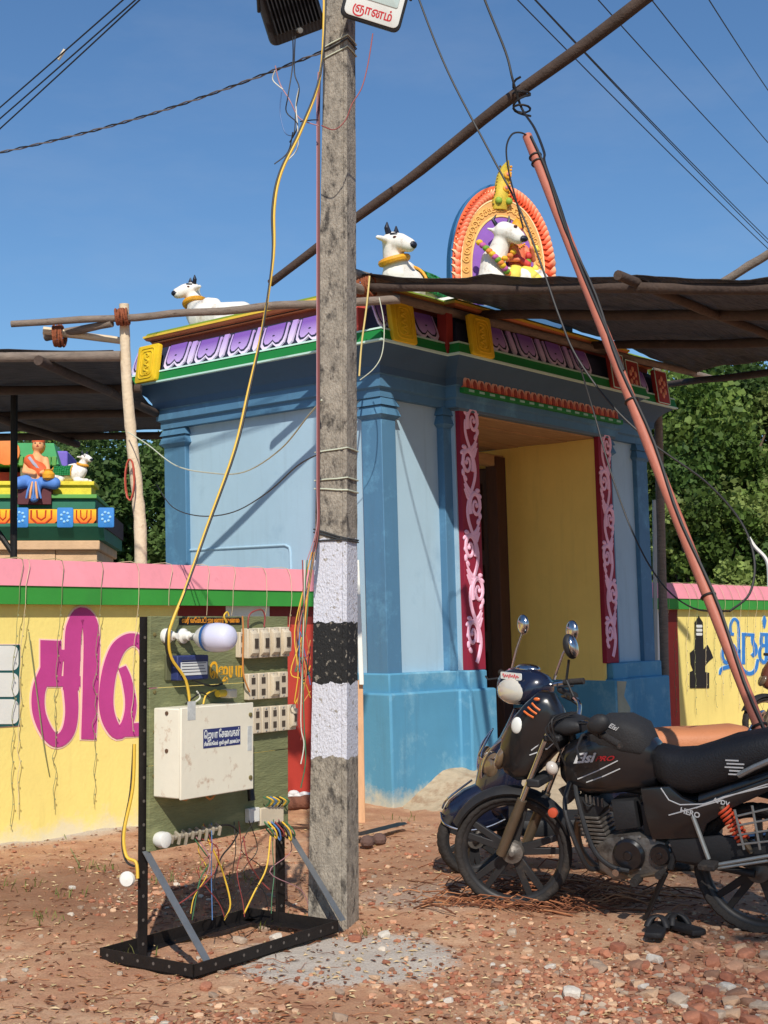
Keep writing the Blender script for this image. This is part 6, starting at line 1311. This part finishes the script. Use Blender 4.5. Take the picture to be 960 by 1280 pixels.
tree('broad leafy tree at the far right beyond the coping', tb(1010, 26), 6.8, 2.9, 60, 700, .115, 3, G1, .05)
tree('dark green tree rising behind the feathery trees under the net canopy', tb(930, 33), 8.2, 3.2, 60, 600, .15, 4, G2, .1)
tree('low yellowish bush tree just over the coping with blue letters', tb(868, 22.5), 3.9, 1.5, 45, 700, .09, 5, G3, .05)
tree('low green bush tree right of the white bent arm', tb(960, 23), 4.0, 1.7, 45, 700, .09, 8, G1, .05)
tree('dark shady tree between the shrine and the tree post', tb(150, 24), 5.3, 2.4, 65, 700, .10, 6, G2, .05)
tree('green leafy tree behind the small shrine', tb(85, 27), 5.4, 2.8, 60, 600, .12, 7, G1, .1)
tree('deep green tree behind the gateway side wall', tb(215, 25), 5.2, 2.2, 50, 600, .10, 9, G2, .05)

# ================================================================== rubble, straw, weeds
def stone_mesh(seed, sub=1, flatz=.65):
    bm = bmesh.new(); bmesh.ops.create_icosphere(bm, subdivisions=sub, radius=1)
    for v in bm.verts:
        n_ = noise.noise(v.co * 1.3 + V((seed * 7.3, 0, 0))); v.co *= 1 + .42 * n_; v.co.x = max(-.8, min(.75, v.co.x)); v.co.y = max(-.7, min(.7, v.co.y)); v.co.z = max(-.75, min(.7, v.co.z)) * flatz
    vs = [v.co.copy() for v in bm.verts]; fs = [[v.index for v in f.verts] for f in bm.faces]; bm.free(); return vs, fs
SH = [stone_mesh(i) for i in range(8)]
cbr = [(184, 122, 94), (202, 152, 120), (166, 106, 82), (214, 176, 142), (152, 114, 92)]; cgr = [(190, 168, 146), (204, 190, 172), (166, 142, 122), (214, 204, 190)]
rnd = random.Random(3)
def density(x, y):
    d = .0 + .65 * noise.noise((x * 1.3, y * 1.3, 9))
    g = gnd(840, 1245); e = (V((x, y, 0)) - V((g.x, g.y, 0))).length; d += .9 * max(0, 1 - e / 1.3)
    g = gnd(300, 1110); e = (V((x, y, 0)) - V((g.x, g.y, 0))).length; d += .25 * max(0, 1 - e / 1.2)
    return d
gb = B(); cnt = 0
while cnt < 7500:
    y = 4.9 + 5.2 * rnd.random() ** 1.5; x = rnd.uniform(-.31, .31) * y
    if GF.inv @ V((x, y, 0)) and (GF.inv @ V((x, y, 0))).y > .8: continue
    if rnd.random() > density(x, y) + .05: continue
    s_ = .0045 + .017 * rnd.random() ** 3.5; vs, fs = SH[rnd.randrange(8)]; m_ = Matrix.Rotation(rnd.uniform(0, 6.3), 3, 'Z') @ Matrix.Rotation(rnd.uniform(-.5, .5), 3, 'X')
    o_ = V((x, y, gz(x, y) + s_ * .25)); c_ = lin(rnd.choice(cbr if rnd.random() < .86 else cgr[:3])); k = rnd.uniform(.75, 1.2); c_ = tuple(q * k for q in c_)
    n0 = len(gb.v); sc3 = V((s_ * rnd.uniform(.8, 1.5), s_, s_)); gb.v += [o_ + m_ @ V((v.x * sc3.x, v.y * sc3.y, v.z * sc3.z)) for v in vs]; gb.f += [[i + n0 for i in f] for f in fs]; gb.c += [c_] * len(vs); cnt += 1
stuff(gb.obj('gravel', attr_mat('gravel_tint', .95, 0, .4), None, 30))
# larger fragments, one object each
BR = []
for i in range(9):
    vs, fs = stone_mesh(20 + i, 2, .7); col_ = cbr[i % 5] if i < 6 else cgr[i % 4]
    BR.append(B().add(vs, fs).mesh('brick_fragment', M('fragment_%d' % i, col_, .95, .15, 3, .5, 14), 32))
def fragment(px, py, s_, k=None):
    g = gnd(px, py); i = (rnd.randrange(6) if rnd.random() < .8 else rnd.randrange(6, 9)) if k is None else k; pale_ = i >= 6
    o = link('pale_rubble_stone' if pale_ else 'brick_fragment', BR[i], None, (g.x, g.y, gz(g.x, g.y) + s_ * .35), (rnd.uniform(-.3, .3), rnd.uniform(-.3, .3), rnd.uniform(0, 6.3)), (s_ * rnd.uniform(.9, 1.4), s_ * rnd.uniform(.8, 1.1), s_ * rnd.uniform(.7, 1.1)))
    tag(o, 'pale broken stone lying in the dirt and rubble' if pale_ else 'broken red brick fragment lying in the dirt', 'stone' if pale_ else 'brick piece', 'pale rubble stones' if pale_ else 'broken brick fragments')
for i in range(150):
    px = 960 - 270 * rnd.random() ** 1.2; py = 1180 + 105 * rnd.random(); 
    if px + (1290 - py) * .9 < 800: continue
    fragment(px, py, .018 + .026 * rnd.random() ** 1.6)
for i in range(34): fragment(rnd.uniform(440, 900), rnd.uniform(1160, 1285), .014 + .016 * rnd.random() ** 2)
for i in range(40): fragment(rnd.uniform(10, 430), rnd.uniform(1060, 1280), .010 + .014 * rnd.random() ** 2)
for px, py, s_, k in ((257, 1232, .035, 0), (284, 1238, .03, 3), (330, 1155, .03, 6), (480, 1168, .035, 7), (444, 1172, .035, 2), (447, 1160, .03, 1), (715, 1245, .045, 7), (735, 1252, .03, 8), (425, 1240, .022, 6), (425, 1274, .03, 6), (560, 1248, .022, 7), (92, 1180, .02, 0), (300, 1175, .04, 8), (352, 1260, .022, 1), (660, 1188, .03, 3), (610, 1165, .03, 0), (585, 1200, .028, 1), (345, 1170, .035, 7), (375, 1005, .03, 8), (640, 1165, .03, 8)): fragment(px, py, s_, k)
# straw and coir heap round the front wheel
sb = B(); cst = [(150, 96, 66), (122, 76, 54), (176, 122, 86), (104, 66, 48)]
for i in range(900):
    if i < 430: px, py = rnd.gauss(655, 75), 1132 - abs(rnd.gauss(0, 16)) + (8 if i % 3 else 0)
    else: px, py = (rnd.uniform(440, 900), rnd.uniform(1040, 1150)) if i % 2 else (rnd.uniform(0, 440), rnd.uniform(1060, 1270))
    if not 500 < px < 860 and i < 430: continue
    g = gnd(px, py); a = rnd.uniform(-.7, .7) if i < 430 else rnd.uniform(0, 6.3); L_ = rnd.uniform(.08, .30) if i < 430 else rnd.uniform(.03, .14); hh = rnd.uniform(.0, .05) if i < 430 else .004
    p0 = V((g.x, g.y, gz(g.x, g.y) + .004)); d = V((cos(a), sin(a), 0)) * L_
    sb.tube([p0, p0 + d * .35 + V((0, rnd.uniform(-.02, .02), hh)), p0 + d * .7 + V((0, rnd.uniform(-.03, .03), hh * .7)), p0 + d + V((0, 0, .002))], rnd.uniform(.0018, .0045) if i < 430 else rnd.uniform(.0007, .0018), 4, col=lin(rnd.choice(cst)))
stuff(sb.obj('straw_litter', attr_mat('straw_tint', .95), None, 60))
lb = B()
for i in range(4500):
    y = 5 + 5 * rnd.random() ** 1.3; x = rnd.uniform(-.3, .3) * y
    if (GF.inv @ V((x, y, 0))).y > .8: continue
    a = rnd.uniform(0, 6.3); L_ = rnd.uniform(.01, .05); z = gz(x, y) + .004; d = V((cos(a), sin(a), 0)) * L_; s_ = V((-sin(a), cos(a), 0)) * L_ * .2
    q = V((x, y, z)); lb.add([q - d * .5, q + s_ + V((0, 0, .006)), q + d * .5, q - s_ + V((0, 0, .003))], [(0, 1, 2, 3)], lin(rnd.choice(cst + [(196, 170, 128), (206, 180, 140), (186, 160, 118)])))
stuff(lb.obj('dry_litter', MATS['straw_tint'], None, 0))
wb = B()
for px, py, n_ in ((120, 1085, 26), (200, 1100, 20), (260, 1090, 22), (340, 1148, 24), (30, 1110, 18), (80, 1120, 16), (505, 1022, 14), (455, 1162, 12), (160, 1195, 14), (300, 1100, 12), (60, 1150, 14)):
    g = gnd(px, py)
    for k in range(n_):
        b0 = V((g.x + rnd.gauss(0, .07), g.y + rnd.gauss(0, .07), gz(g.x, g.y))); a = rnd.uniform(0, 6.3); h_ = rnd.uniform(.02, .06); t_ = V((cos(a), sin(a), 0)) * h_ * .6; s_ = V((-sin(a), cos(a), 0)) * .003
        wb.add([b0 - s_, b0 + s_, b0 + t_ * .5 + V((0, 0, h_ * .7)) + s_, b0 + t_ + V((0, 0, h_)), b0 + t_ * .5 + V((0, 0, h_ * .7)) - s_], [(0, 1, 2, 3, 4)], lin(rnd.choice([(112, 122, 62), (138, 136, 80), (96, 106, 52)])))
stuff(wb.obj('grass_tufts', attr_mat('grass_tint', .7, .3), None, 0))
